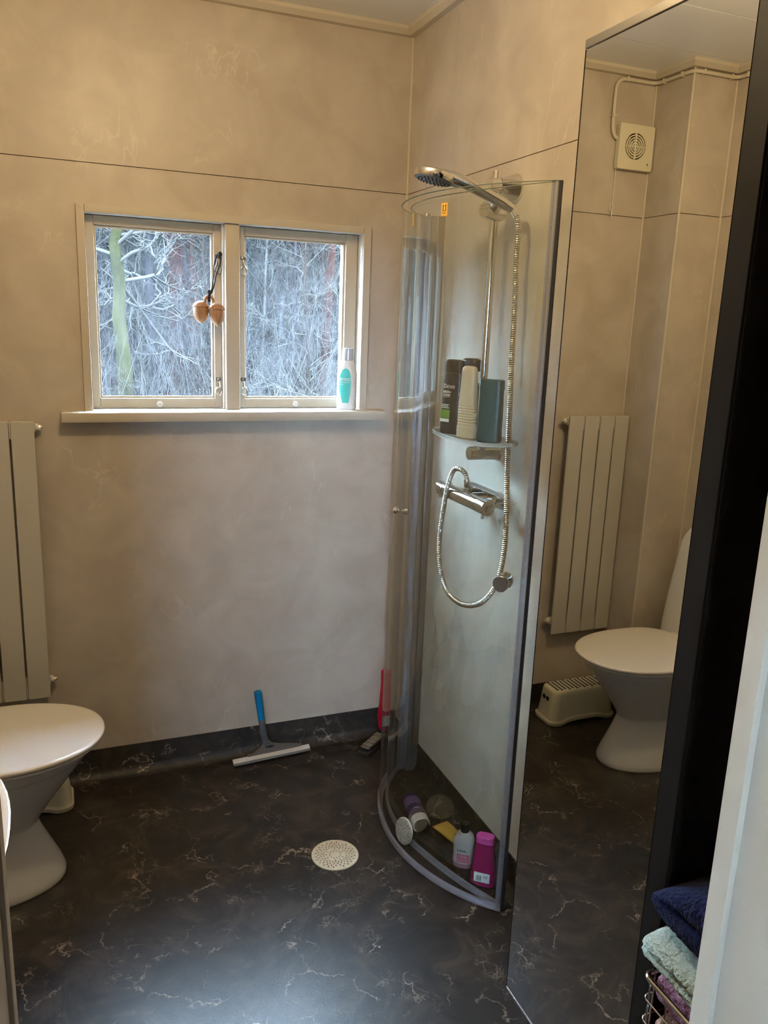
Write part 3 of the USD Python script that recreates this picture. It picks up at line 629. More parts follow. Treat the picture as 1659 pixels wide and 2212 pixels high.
door_knob(INN, -.330, .925, di, .0115)

# ------------------------------------------------------------------ shower rail, shelf, mixer, hose, handset
BXX, BY = -.058, -.686
rl = thing('shower_rail', 'chrome vertical shower rail fixed to the right wall inside the shower', 'shower rail', (0, BY, 1.15))
obj('bar', cyl((BXX, BY, 1.157), (BXX, BY, 1.846), .0102, seg=24, bev=.001), 'chrome', rl)
obj('bottom_bracket', join(cyl((-.0002, BY, 1.158), (-.004, BY, 1.158), .021, .0205, 28), cyl((-.003, BY, 1.158), (-.088, BY, 1.158), .0185, .0175, 28, .002)), 'chrome', rl)
obj('bar_sleeve', cyl((BXX, BY, 1.168), (BXX, BY, 1.204), .0150, seg=24, bev=.001), 'chrome_soft', rl)
obj('top_bracket', join(cyl((-.0002, BY, 1.812), (-.006, BY, 1.812), .0335, .033, 30, .001), cyl((-.005, BY, 1.812), (-.050, BY, 1.812), .0325, .019, 30), cyl((-.05, BY, 1.812), (-.078, BY, 1.812), .019, .018, 30, .002)), 'chrome', rl)
obj('slider', join(cyl((BXX + .012, BY - .012, 1.750), (-.100, BY - .026, 1.752), .0205, .0195, 26, .002), cyl((-.078, BY - .020, 1.752), (-.078, BY - .058, 1.770), .0165, .0150, 24, .002), cyl((BXX + .012, BY, 1.752), (BXX - .016, BY, 1.752), .019, .019, 26, .002), cyl((BXX, BY, 1.735), (BXX, BY, 1.77), .0145, seg=22, bev=.001)), 'chrome', rl)

sh = thing('shower_shelf', 'clear plastic shower shelf clipped round the rail, holding bottles', 'shelf', (-.10, -.70, 1.20))
sp = Polygon([(-.168, -.73), (-.160, -.800), (-.135, -.846), (-.10, -.862), (-.058, -.860), (-.036, -.84), (-.030, -.78), (-.030, -.60), (-.040, -.555), (-.075, -.540), (-.125, -.552), (-.155, -.60), (-.166, -.66)]).buffer(.012).buffer(-.012)
hole = Point(BXX, BY).buffer(.0165)
obj('tray', extrude(sp.difference(hole), .003, 'z', 1.2045), 'clear_plastic', sh)
obj('lip', extrude(sp.difference(sp.buffer(-.0025)), .0095, 'z', 1.2005), 'plastic_edge', sh)
obj('clip', extrude(Point(BXX, BY).buffer(.0163).difference(Point(BXX, BY).buffer(.0104)), .010, 'z', 1.2045), 'clear_plastic', sh)

mx = thing('shower_mixer', 'chrome bar mixer tap with a wall plate under the shower rail', 'mixer tap', (0, -.65, 1.03))
MXX, MZ = -.078, 1.033
obj('wall_plate', join(box(-.0005, -.026, -.567, -.764, 1.050, 1.0545, .001), box(-.0005, -.005, -.567, -.764, 1.016, 1.0505, .001)), 'chrome', mx)
obj('body', cyl((MXX, -.553, MZ), (MXX, -.742, MZ), .0192, seg=32, bev=.001), 'chrome', mx)
obj('temperature_handle', cyl((MXX, -.7435, MZ), (MXX, -.789, MZ), .0198, .0196, 32, .0015), 'chrome', mx)
obj('handle_cap', lathe([(.0075, 0), (.0075, .0008), (.0065, .0009), (.0065, .0004), (0, .0004)], (MXX, -.789, MZ), (0, -1, 0), 24), 'aluminium', mx)
obj('flow_handle', cyl((MXX, -.5515, MZ), (MXX, -.512, MZ), .0198, .0194, 32, .0015), 'chrome', mx)
obj('flow_tab', box(MXX - .004, MXX + .004, -.515, -.53, MZ - .026, MZ - .018, .001), 'chrome', mx)
obj('stop_button', cyl((MXX - .006, -.773, MZ - .0295), (MXX - .004, -.773, MZ - .017), .0042, seg=14, bev=.0006), 'chrome_soft', mx)
for y in (-.600, -.735):
    obj('union_nut', join(cyl((-.004, y, MZ), (MXX + .012, y, MZ), .0105, seg=20), cyl((-.030, y, MZ), (-.052, y, MZ), .0145, seg=6)), 'chrome', mx)
obj('outlet', join(cyl((MXX + .002, -.667, MZ + .012), (MXX + .002, -.667, MZ + .030), .010, seg=20, bev=.001), cyl((MXX + .002, -.667, MZ + .028), (MXX + .002, -.667, MZ + .040), .0085, seg=6)), 'chrome', mx)

hp = [(-.0755, -.667, 1.066), (-.078, -.664, 1.088), (-.086, -.656, 1.106), (-.095, -.640, 1.110), (-.10, -.617, 1.087), (-.10, -.596, 1.041), (-.10, -.579, .972), (-.10, -.568, .889), (-.10, -.579, .825), (-.10, -.615, .775), (-.10, -.675, .757), (-.097, -.750, .764), (-.088, -.806, .791), (-.072, -.834, .833),
      (-.055, -.838, .90), (-.045, -.828, .979), (-.042, -.812, 1.095), (-.040, -.797, 1.267), (-.040, -.787, 1.433), (-.041, -.783, 1.574), (-.043, -.780, 1.659), (-.045, -.782, 1.712), (-.050, -.773, 1.742), (-.056, -.769, 1.750)]
HP = spline(hp, 1500); seg = np.r_[0, np.cumsum(np.linalg.norm(np.diff(HP, axis=0), axis=1))]
hose = thing('shower_hose', 'ribbed steel shower hose hanging in a loop from the mixer', 'hose', tuple(hp[0]))
obj('hose_tube', tube(HP, .0064 + .0007 * np.cos(seg / .0052 * 2 * np.pi), 9), 'hose_steel', hose, smooth=40)
for a, b in ((0, 18), (len(HP) - 20, len(HP) - 1)): obj('hose_nut', cyl(HP[a], HP[b], .0082, .0082, 16, .001), 'chrome', hose)

hs = thing('hand_shower', 'chrome hand shower with round grey spray plate, held in the slider of the rail', 'hand shower', (-.10, -.70, 1.76))
hd_c, hd_n = np.array([-.229, -.698, 1.8115]), unit((-.20, .05, -1.0))
A = [(-.056, -.769, 1.750), (-.090, -.757, 1.768), (-.118, -.747, 1.782), (-.150, -.735, 1.798), (-.175, -.724, 1.809), (-.200, -.712, 1.816), (-.232, -.700, 1.820)]
C = spline(A, 40); rad = np.interp(np.linspace(0, 1, 40), [0, .1, .3, .55, .75, .9, 1], [.0105, .0125, .0130, .0138, .0150, .0145, .010])
obj('handle', tube(C, rad, 20), 'chrome', hs)
up = -hd_n
obj('head', lathe([(.0465, -.004), (.0485, .000), (.0490, .006), (.0470, .012), (.036, .0165), (.018, .0185), (0, .019)], hd_c, up, 48), 'chrome', hs)
obj('spray_plate', lathe([(.0455, 0), (.0455, -.005), (.040, -.0065), (0, -.007)], hd_c, up, 40), 'squeegee_grey', hs)
nz = []
ux = unit(np.cross(hd_n, [0, 1, 0])); uy = np.cross(hd_n, ux)
for rr_, k in ((.010, 6), (.019, 12), (.028, 18), (.037, 24)):
    for q in range(k):
        a = 2 * math.pi * q / k; p = hd_c + hd_n * .0062 + rr_ * (math.cos(a) * ux + math.sin(a) * uy); nz.append(cyl(p, p + hd_n * .0028, .0013, .0010, 7))
obj('spray_nozzles', join(nz), 'black_plastic', hs, kind='stuff')
obj('selector', join(lathe([(.0105, -.004), (.0105, .006), (.008, .008)], hd_c + np.array([.054, -.004, -.006]), hd_n, 20)), 'chrome_soft', hs)

# ------------------------------------------------------------------ bottles on the shelf
SZ = 1.2077
def orient(mesh, o, yaw):
    v = mesh.vertices; cs, sn = math.cos(yaw), math.sin(yaw); mesh = mesh.copy()
    mesh.vertices = np.stack([o[0] + v[:, 0] * cs - v[:, 1] * sn, o[1] + v[:, 0] * sn + v[:, 1] * cs, o[2] + v[:, 2]], 1); return mesh
def bottle_body(levels, n=44): return loft([sring(0, 0, z, a, b, n, p) for z, a, b, p in levels])
# dark body-wash bottle: local x = width, y = depth; face looks along -y
o, yaw = (-.130, -.664, SZ), math.radians(-62)
b = thing('shampoo_bottle', 'charcoal grey bottle with white lettering and green patch on the clear shower shelf', 'bottle', o)
obj('body', orient(bottle_body([(0, .030, .0165, 2.6), (.003, .0325, .0185, 2.6), (.05, .0325, .0185, 2.6), (.11, .0300, .0165, 2.6), (.145, .0275, .0140, 2.8), (.155, .027, .0135, 2.8)]), o, yaw), 'charcoal_plastic', b)
obj('cap', orient(bottle_body([(.1555, .0268, .0135, 3), (.158, .0272, .0138, 3), (.182, .0262, .0128, 3), (.186, .0245, .0115, 3), (.1875, .019, .008, 3)]), o, yaw), 'charcoal_plastic', b)
def on_face(mesh, yoff): m_ = mesh.copy(); return orient(m_, o, yaw)
def face_text(s, h, x, z, d, **k): return orient(text(s, h, (x, -d, z), (1, 0, 0), (0, -1, 0), .0006, **k), o, yaw)
D = .0182
obj('lettering', join(face_text('Dove', .0105, -.020, .116, .0168), face_text('MEN+', .0062, -.020, .104, .0170, bold=True), face_text('CARE', .0062, -.020, .0955, .0172, bold=True), orient(box(-.020, -.002, -.0176, -.0168, .0925, .0931), o, yaw),
    *[orient(box(-.022, xx, -.0186, -.0178, zz, zz + .0018), o, yaw) for xx, zz in ((.000, .0735), (-.002, .0695), (.002, .0655))]), 'print_white', b)
obj('green_patch', orient(box(-.024, .004, -.0190, -.0180, .040, .0615), o, yaw), 'label_green', b)
obj('white_patch', orient(box(-.025, .003, -.0190, -.0180, .0305, .0385), o, yaw), 'print_white', b)
# bottle behind it: teal with clear shoulder and a dark brown overhanging cap
o, yaw = (-.066, -.632, SZ), math.radians(-70)
b = thing('shampoo_bottle', 'teal bottle with a wide dark brown flip cap, half hidden behind the charcoal bottle', 'bottle', o)
obj('body', orient(bottle_body([(0, .026, .016, 3), (.003, .028, .018, 3), (.10, .028, .018, 3), (.122, .0275, .0175, 3)]), o, yaw), 'teal_plastic', b)
obj('shoulder', orient(bottle_body([(.1222, .0275, .0175, 3), (.128, .0275, .0175, 3)]), o, yaw), 'teal_light', b)
obj('clear_part', orient(bottle_body([(.1282, .0272, .0172, 3), (.158, .0265, .0165, 3)]), o, yaw), 'clear_plastic', b)
obj('cap', orient(bottle_body([(.1585, .0300, .0185, 3.4), (.178, .0300, .0185, 3.4), (.186, .027, .016, 3), (.190, .018, .010, 2.6)]), o, yaw), 'brown_cap', b)
obj('lettering', orient(text('K\u00dc', .012, (-.013, -.0184, .082), (1, 0, 0), (0, -1, 0), .0006), o, yaw), 'print_white', b)
# cream ribbed bottle
o, yaw = (-.127, -.741, SZ), math.radians(20)
b = thing('conditioner_bottle', 'cream beige narrow bottle with ribbed grip between the charcoal and the dark teal bottle', 'bottle', o)
lv = [(0, .0135, .0255, 3.2), (.002, .0150, .0270, 3.2), (.028, .0150, .0270, 3.2), (.0285, .0140, .026, 3.2), (.034, .0140, .026, 3.2)]
z = .036
for k in range(7):
    lv += [(z, .0142, .0262, 3.2), (z + .0012, .0132, .0252, 3.2), (z + .0030, .0132, .0252, 3.2), (z + .0042, .0140, .0260, 3.2)]; z += .0066
lv += [(z + .002, .0138, .0256, 3.2), (.12, .0122, .0235, 3.2), (.150, .0114, .0225, 3.2), (.165, .0112, .0218, 3.0), (.172, .0100, .020, 2.8), (.1755, .0075, .016, 2.6), (.1765, .003, .008, 2.4)]
obj('body', orient(bottle_body(lv), o, yaw), 'cream_plastic', b)
# dark teal bottle
o, yaw = (-.105, -.818, SZ), math.radians(-48)
b = thing('shower_gel_bottle', 'dark teal square-shouldered bottle with gold lettering at the near end of the shelf', 'bottle', o)
obj('body', orient(bottle_body([(0, .026, .0165, 4), (.003, .0285, .0190, 4.5), (.06, .0285, .0190, 4.5), (.120, .0272, .0178, 4.5), (.126, .0272, .0178, 4.5)]), o, yaw), 'teal_plastic', b)
obj('cap', orient(bottle_body([(.1265, .0280, .0186, 4.5), (.1275, .0284, .0190, 4.5), (.148, .0276, .0184, 4.5), (.150, .025, .016, 4)]), o, yaw), 'teal_plastic', b)
obj('lettering', orient(text('EL', .016, (-.0292, .004, .052), (0, 0, 1), (-1, 0, 0), .0005), o, yaw), 'print_gold', b)

# ------------------------------------------------------------------ things on the shower floor
# pearl pink bath bottle
o, yaw = (-.076, -.780, 0.0), math.radians(-35)
b = thing('bath_bottle', 'pearly pink gel bottle with black cap standing on the shower floor', 'bottle', o)
obj('body', orient(bottle_body([(0, .026, .018, 2.4), (.003, .0295, .0205, 2.4), (.016, .0300, .0210, 2.4)]), o, yaw), 'pink_gel', b)
obj('upper_body', orient(bottle_body([(.0162, .0300, .0210, 2.4), (.075, .0300, .0210, 2.4), (.089, .0290, .0205, 2.3), (.100, .0240, .0180, 2.2), (.107, .0150, .0135, 2.0), (.110, .0100, .0100, 2.0)]), o, yaw), 'pearl_gel', b)
obj('cap', orient(bottle_body([(.1065, .0120, .0120, 2), (.108, .0124, .0124, 2), (.132, .0120, .0120, 2), (.1335, .0105, .0105, 2)], 32), o, yaw), 'black_plastic', b)
obj('label', orient(box(-.0165, .0185, -.0217, -.0190, .021, .046, .0006), o, yaw), 'label_pink', b)
obj('lettering', orient(text('I love...', .0062, (-.017, -.0212, .055), (1, 0, 0), (0, -1, 0), .0005, bold=True), o, yaw), 'black_plastic', b)
obj('label_lettering', orient(join(text('Pink', .0075, (0.001, -.0218, .036), (1, 0, 0), (0, -1, 0), .0005, center=True), text('Marshmallow', .0046, (.001, -.0218, .0270), (1, 0, 0), (0, -1, 0), .0005, center=True, width=.033)), o, yaw), 'pearl_gel', b)
# magenta bottle
o, yaw = (-.060, -.866, 0.0), math.radians(-40)
b = thing('shower_gel_bottle', 'magenta shower gel bottle with pink cap and white barcode label, beside the clear door profile', 'bottle', o)
obj('body', orient(bottle_body([(0, .030, .0165, 3), (.003, .0335, .0195, 3.2), (.02, .0338, .0200, 3.2), (.07, .0295, .0180, 3.2), (.115, .0255, .0158, 3.2), (.128, .0250, .0150, 3.2)]), o, yaw), 'magenta_plastic', b)
obj('cap', orient(bottle_body([(.1283, .0250, .0150, 3.2), (.130, .0253, .0154, 3.2), (.144, .0248, .0148, 3.2), (.1475, .0225, .013, 3)]), o, yaw), 'magenta_light', b)
obj('label', orient(box(-.0215, .0215, -.0212, -.0180, .0165, .044, .0005), o, yaw), 'print_white', b)
obj('label_print', orient(join(*[box(-.015 + k * .0022, -.0142 + k * .0022 + .0004 * (k % 3), -.0216, -.0210, .020, .036) for k in range(7)], box(.004, .018, -.0216, -.0210, .036, .0374), box(.004, .015, -.0216, -.0210, .031, .0324)), o, yaw), 'grey_rubber', b)
# yellow tube lying down, cap end towards the wall
p0, p1 = np.array([-.066, -.612, .017]), np.array([-.041, -.726, .015])
b = thing('lotion_tube', 'yellow tube with an orange flat end lying on the shower floor behind the pink bottle', 'tube', (-.055, -.65, 0))
ax = unit(p1 - p0); sd = np.array([-ax[1], ax[0], 0]); sd /= np.linalg.norm(sd); upv = np.cross(ax, sd); upv = upv * np.sign(upv[2])
def sect(s_, wdt, ht, p=2.2, n=32):
    a = np.linspace(0, 2 * np.pi, n, endpoint=False); c_, s2 = np.cos(a), np.sin(a)
    return p0 + ax * s_ + sd * (wdt * np.sign(c_) * np.abs(c_) ** (2 / p))[:, None] + upv * (ht * np.sign(s2) * np.abs(s2) ** (2 / p))[:, None]
obj('tube_body', loft([sect(.004, .0285, .0050), sect(.02, .0270, .0100), (sect(.06, .0220, .0142)), sect(.090, .0175, .0148)]), 'yellow_plastic', b)
obj('crimp', loft([sect(-.003, .0288, .0022), sect(-.002, .0290, .0030), sect(.0038, .0288, .0042)]), 'orange_plastic', b)
obj('cap', loft([sect(.0905, .0160, .0140), sect(.092, .0165, .0145), sect(.114, .0160, .0140), sect(.116, .014, .012)]), 'orange_plastic', b)
obj('print_ring', loft([sect(.030 + .006 * 0, .0040, .0130), sect(.044, .0050, .0140)]), 'yellow_plastic', b)
# violet bottle lying down, open dark mouth towards the camera
p0, p1 = np.array([-.104, -.462, .0245]), np.array([-.131, -.632, .0245]); ax = unit(p1 - p0); sd = unit((-ax[1], ax[0], 0)); upv = np.array([0, 0, 1.0])
b = thing('bath_bottle', 'violet bottle with white collar lying on the shower floor inside the glass', 'bottle', (-.11, -.55, 0))
obj('body', loft([sect(.0, .012, .010), sect(.004, .021, .018), sect(.014, .0255, .0235), sect(.118, .0258, .0240)]), 'violet_plastic', b)
obj('printed_band', loft([sect(.028, .0260, .0241), sect(.066, .0261, .0242)], cap=False), 'violet_print', b)
obj('collar', loft([sect(.1182, .0262, .0242), sect(.120, .0268, .0244), sect(.146, .0268, .0244), sect(.1475, .026, .0238)]), 'bottle_white', b)
obj('cap', loft([sect(.1478, .0225, .0205), sect(.166, .0215, .0195), sect(.168, .019, .017)]), 'black_plastic', b)
obj('lettering', place(meshkit.text_mesh('wash', .0045, .0006), p0 + ax * .094 + np.array([0, 0, .0243]) + sd * .006, -sd * 1.0, ax * -1.0, upv), 'print_white', b)
# scrubbing pad standing on edge between the doors
pn = unit((-.93, -.36, .10)); pc = np.array([-.2005, -.640, .0420])
b = thing('pumice_pad', 'oval speckled scrubbing pad standing on edge between the two glass doors', 'scrubbing pad', tuple(pc - [0, 0, .0415]))
ux = unit(np.cross([0, 0, 1.0], pn)); uz = np.cross(pn, ux)
def oval(a_, b_, d_): 
    q = np.linspace(0, 2 * np.pi, 44, endpoint=False); return pc + pn * d_ + np.outer(np.cos(q) * a_ * 1.22, ux) + np.outer(np.sin(q) * b_ * 1.26, uz)
obj('scrub_face', loft([oval(.0252, .0300, -.0030), oval(.0262, .0312, .0000), oval(.0245, .0295, .0030), oval(.012, .015, .0045)]), 'pumice', b)
obj('backing', loft([oval(.0240, .0290, -.0065), oval(.0268, .0320, -.0055), oval(.0272, .0325, -.0012), oval(.0262, .0315, -.0004)]), 'plastic_cream', b)

# ------------------------------------------------------------------ red bottle and brush in the corner
o, yaw = (-.0275, -.050, 0.0), 0.0
b = thing('cleaner_bottle', 'red plastic bottle with a pale label, half hidden behind the glass in the room corner', 'bottle', o)
obj('body', orient(bottle_body([(.036, .015, .015, 3), (.045, .020, .018, 3), (.085, .0245, .022, 3), (.105, .0240, .022, 3), (.135, .0195, .019, 3), (.20, .0175, .0175, 2.6), (.232, .0170, .0170, 2.4)]), o, yaw), 'red_plastic', b)
obj('base', orient(bottle_body([(.0005, .0100, .010, 3), (.036, .015, .015, 3)]), o, yaw), 'brush_dark', b)
obj('cap', orient(bottle_body([(.2325, .0175, .0175, 2.4), (.236, .0182, .0182, 2.4), (.262, .0182, .0182, 2.4), (.265, .0165, .0165, 2.4)]), o, yaw), 'red_plastic', b)
obj('label', orient(box(-.018, .018, -.0236, -.0205, .060, .100, .0008), o, yaw), 'print_white', b)
bc, bd = np.array([-.098, -.108, 0.0]), unit((.60, .50, 0)); bs = np.array([-bd[1], bd[0], 0])
b = thing('scrub_brush', 'dark scrubbing brush with pale ribbed bristle rows lying on the floor beside the red bottle', 'brush', tuple(bc))
def bbox_(l0, l1, w_, z0, z1, bev=.002): return place(box(l0, l1, -w_, w_, z0, z1, bev), bc, bd, bs, (0, 0, 1))
obj('base', bbox_(-.058, .075, .0235, .001, .017, .004), 'brush_dark', b)
obj('grip', place(loft([sring(0, 0, z, a_, b_, 28, 3) for z, a_, b_ in ((.016, .050, .0215), (.024, .052, .0225), (.027, .050, .021))]), bc + bd * .010, bd, bs, (0, 0, 1)), 'brush_dark', b)
for k in range(9): obj('bristle_row', bbox_(-.050 + k * .0135, -.050 + k * .0135 + .0098, .0165, .0265, .0315 + .0012 * (k % 2), .0015), 'brush_pale', b)

# ------------------------------------------------------------------ floor squeegee leaning on the back wall
q0, q1 = np.array([-.586, -.078, .022]), np.array([-.312, -.056, .022]); ax = unit(q1 - q0); ang = unit((0, -.82, .30)); nn = np.cross(ax, ang)
sq = thing('floor_squeegee', 'grey floor squeegee with a blue handle leaning against the back wall under the window', 'squeegee', (-.45, -.07, 0))
L = np.linalg.norm(q1 - q0)
def loc(mesh): return place(mesh, q0, ax, unit((.0, .92, .40)), np.cross(ax, unit((.0, .92, .40))))
# local: x along the blade, y from the blade edge up towards the handle, z out of the face
obj('blade', loc(box(0, L, -.012, .0062, -.0035, .0035, .0012)), 'squeegee_white', sq)
obj('rubber_lip', loc(box(.001, L - .001, -.020, -.0122, -.0012, .0012)), 'grey_rubber', sq)
obj('holder', loc(box(.053, L - .030, .0035, .0135, -.0062, .0062, .002)), 'squeegee_grey', sq)
bl = Polygon([(.075, .013), (.085, .020), (.100, .028), (.112, .040), (.118, .052), (.138, .052), (.148, .040), (.170, .032), (.205, .024), (L - .040, .0165), (L - .034, .013)]).buffer(.002)
eye = Polygon([(.117 + .019 + .017 * math.cos(a), .028 + .0055 * math.sin(a)) for a in np.linspace(0, 2 * math.pi, 24)])
e = extrude(bl.difference(eye), .009, 'z', -.0045); obj('fan', loc(e), 'squeegee_grey', sq)
n0_, n1_ = q0 + ax * .128 + unit((.0, .92, .40)) * .050, None
neck = spline([n0_ + np.array([.004, -.012, -.004]), n0_, (-.4695, -.024, .085), (-.4735, -.0185, .128)], 14)
obj('neck', tube(neck, np.linspace(.0140, .0108, 14), 16), 'squeegee_grey', sq)
hd = spline([(-.4728, -.0188, .120), (-.478, -.0165, .165), (-.4865, -.0150, .234)], 12)
obj('handle', tube(hd, np.r_[np.linspace(.0112, .0138, 11), .0132], 18), 'squeegee_blue', sq)
obj('grip_inlay', place(box(-.006, .006, -.016, .016, 0, .0012, .0006), (-.4715, -.0310, .105), (1, 0, 0), unit((-.06, .12, 1)), unit((0, -1, .12))), 'squeegee_blue', sq)

# ------------------------------------------------------------------ floor drain
d = thing('floor_drain', 'round white floor drain grate with a ring pattern of holes', 'floor drain', (-.405, -.628, 0))
DC = (-.405, -.628); disc = Point(*DC).buffer(.0665, 32)
holes = []
for ring_, cnt in ((.0155, 12), (.0245, 12), (.0325, 24), (.040, 24), (.0475, 24), (.0545, 24)):
    for k in range(cnt):
        if (ring_ > .05 and k in (3, 17)) or (ring_ < .026 and ring_ > .02 and k % 4 == 3): continue
        a = 2 * math.pi * (k + (.5 if ring_ in (.0245, .040, .0545) else 0)) / cnt; s_ = .0021 + .0010 * (ring_ / .055); ca, sa = math.cos(a), math.sin(a)
        P = [(1.5 * s_, 0), (0, s_), (-1.3 * s_, 0), (0, -s_)]
        holes.append(Polygon([(DC[0] + (ring_ + x) * ca - y * sa, DC[1] + (ring_ + x) * sa + y * ca) for x, y in P]))
from shapely.ops import unary_union
obj('grate', extrude(disc.difference(unary_union(holes)), .0035, 'z', .0012), 'plastic_cream', d)
obj('dark_well', lathe([(.064, 0.0003), (.064, .0010), (0, .0010)], (*DC, 0), (0, 0, 1), 40), 'hole_dark', d)
obj('rim', extrude(Point(*DC).buffer(.0685, 32).difference(disc), .0022, 'z', .0002), 'grille_dark', d)

# ------------------------------------------------------------------ bottle on the window sill
o, yaw = (-.190, -.006, 1.1972), math.radians(-32)
b = thing('shampoo_bottle', 'white shampoo bottle with a turquoise label and grey cap on the window sill', 'bottle', o)
obj('body', orient(bottle_body([(0, .029, .0165, 2.8), (.003, .0315, .0185, 2.8), (.06, .0320, .0195, 2.7), (.115, .0315, .0195, 2.6), (.138, .0270, .0180, 2.4), (.153, .0215, .0160, 2.2), (.158, .0185, .0150, 2.1)], 56), o, yaw), 'bottle_white', b)
obj('cap', orient(bottle_body([(.1583, .0185, .0152, 2.1), (.160, .0190, .0156, 2.1), (.188, .0172, .0145, 2.1), (.1945, .0172, .0145, 2.1), (.197, .0165, .014, 2.1), (.1975, .010, .008, 2)], 48), o, yaw), 'bottle_cap_grey', b)
def wrap(poly, d0, d1):
    """flat label bent round the bottle's front (-y) face"""
    e = trimesh.creation.extrude_polygon(poly.segmentize(.003), 1.0, engine='earcut'); e = e.subdivide().subdivide(); v = e.vertices
    z_ = v[:, 1]; a_ = np.interp(z_, [0, .06, .115, .138, .16], [.031, .0320, .0315, .0270, .02]); b_ = np.interp(z_, [0, .06, .115, .138, .16], [.0183, .0195, .0195, .0180, .015])
    t_ = np.clip(v[:, 0] / a_, -.999, .999); y_ = -b_ * (1 - np.abs(t_) ** 2.65) ** (1 / 2.65) - np.where(v[:, 2] > .5, d1, d0)
    return orient(trimesh.Trimesh(np.stack([v[:, 0], y_, z_], 1), e.faces, process=False), o, yaw)
lab = Polygon([(-.010, .022), (-.020, .060), (-.0215, .085), (-.019, .110), (-.011, .128), (0, .134), (.011, .128), (.0165, .112), (.0185, .090), (.0165, .055), (.011, .022)])
obj('label_border', wrap(lab.buffer(.0018), -.001, .0003), 'print_white', b)
obj('label', wrap(lab, -.001, .0007), 'label_turquoise', b)
def bent(s_, h, x, z, width, bold=False):
    t_ = text(s_, h, (x, 0, z), (1, 0, 0), (0, -1, 0), .0005, bold, width=width); v = t_.vertices
    y_ = -.0195 * (1 - np.abs(np.clip(v[:, 0] / .032, -.99, .99)) ** 2.65) ** (1 / 2.65) - .0008 + v[:, 1]
    return orient(trimesh.Trimesh(np.stack([v[:, 0], y_, v[:, 2]], 1), t_.faces, process=False), o, yaw)
obj('lettering', join(bent('BOSXC', .0085, -.0195, .094, .036, True), bent('SCHAMPO', .0048, -.0190, .0862, .034), bent('MILT', .0048, -.0190, .0790, .014)), 'print_white', b)
obj('label_print', join(bent('____', .003, -.0165, .066, .016), bent('____', .003, -.016, .059, .016)), 'print_teal', b)
for z in np.linspace(.018, .128, 9): obj('level_mark', orient(box(.0262, .0318, -.0110, .0105, z, z + .0006), o, yaw) if False else orient(loft([sring(0, 0, z + dz, np.interp(z, [0, .06, .115, .138], [.0316, .0321, .0316, .0272]), np.interp(z, [0, .06, .115, .138], [.0186, .0196, .0196, .0181]), 40, 2.7)[8:11].repeat(1, 0) if False else sring(0, 0, z + dz, .0002 + np.interp(z, [0, .06, .115, .138], [.0316, .0321, .0316, .0272]), .0001 + np.interp(z, [0, .06, .115, .138], [.0186, .0196, .0196, .0181]), 40, 2.7)[[36, 37, 38, 39, 0, 1, 2]] for dz in (0, .0007)], cap=False), o, yaw), 'cream_plastic', b)

# ------------------------------------------------------------------ wooden acorns hanging from the window latch
b = thing('acorn_ornament', 'pair of wooden acorns on a black cord hanging from the window latch', 'ornament', (-.62, .0, 1.5))
K1, K2 = np.array([-.6555, .006, 1.509]), np.array([-.6135, -.012, 1.503])
for c_, ax_, h_ in ((K1, (-.05, -.02, -1), .052), (K2, (.08, .0, -1), .056)):
    obj('nut', lathe([(.0, 0.0), (.0205, .0), (.0228, .010), (.0226, .022), (.0190, .036), (.0120, .046), (.0055, .051), (.0022, h_), (0, h_ + .001)], c_, ax_, 36), 'wood_ornament', b)
    obj('cup', lathe([(.0, -.014), (.010, -.013), (.0195, -.007), (.0232, -.001), (.0238, .004), (.0215, .006), (0, .006)], c_, ax_, 36), 'wood_ornament', b)
    rm = [c_ + .0222 * np.array([math.cos(a), math.sin(a), 0]) + np.array([0, 0, -.002 + .0012 * math.sin(14 * a)]) for a in np.linspace(0, 2 * math.pi, 90)]
    obj('cup_rim', tube(rm, .0030, 8), 'wood_ornament', b)
a = np.linspace(0, math.pi, 20); obj('loop', tube(np.stack([-.634 + .013 * np.cos(a), np.full(20, -.006), 1.519 + .019 * np.sin(a)], 1), .0046, 10), 'wood_ornament', b)
HK = np.array([-.5985, YS0 - .012, 1.658])
obj('cord', join(tube(spline([(-.634, -.006, 1.536), (-.629, -.006, 1.548), (-.618, .006, 1.60), HK + [-.006, 0, -.004], HK + [-.002, -.001, .004]], 30), .0019, 8), tube(spline([(-.634, -.006, 1.536), (-.626, -.007, 1.548), (-.610, .006, 1.60), HK + [.006, 0, -.006], HK + [.004, -.001, .004]], 30), .0019, 8)), 'cord_black', b)
obj('knot', join(lathe([(.0, -.012), (.0042, -.010), (.0052, -.004), (.0036, 0), (.0055, .005), (.0042, .010), (0, .012)], (-.634, -.0065, 1.545), (0.02, 0, 1), 14), cyl((-.634, -.008, 1.520), (-.634, -.008, 1.542), .0046, seg=10), lathe([(0, -.007), (.006, -.004), (.0065, .003), (0, .008)], HK + [.004, -.003, .004], (.2, 0, 1), 12)), 'cord_black', b)

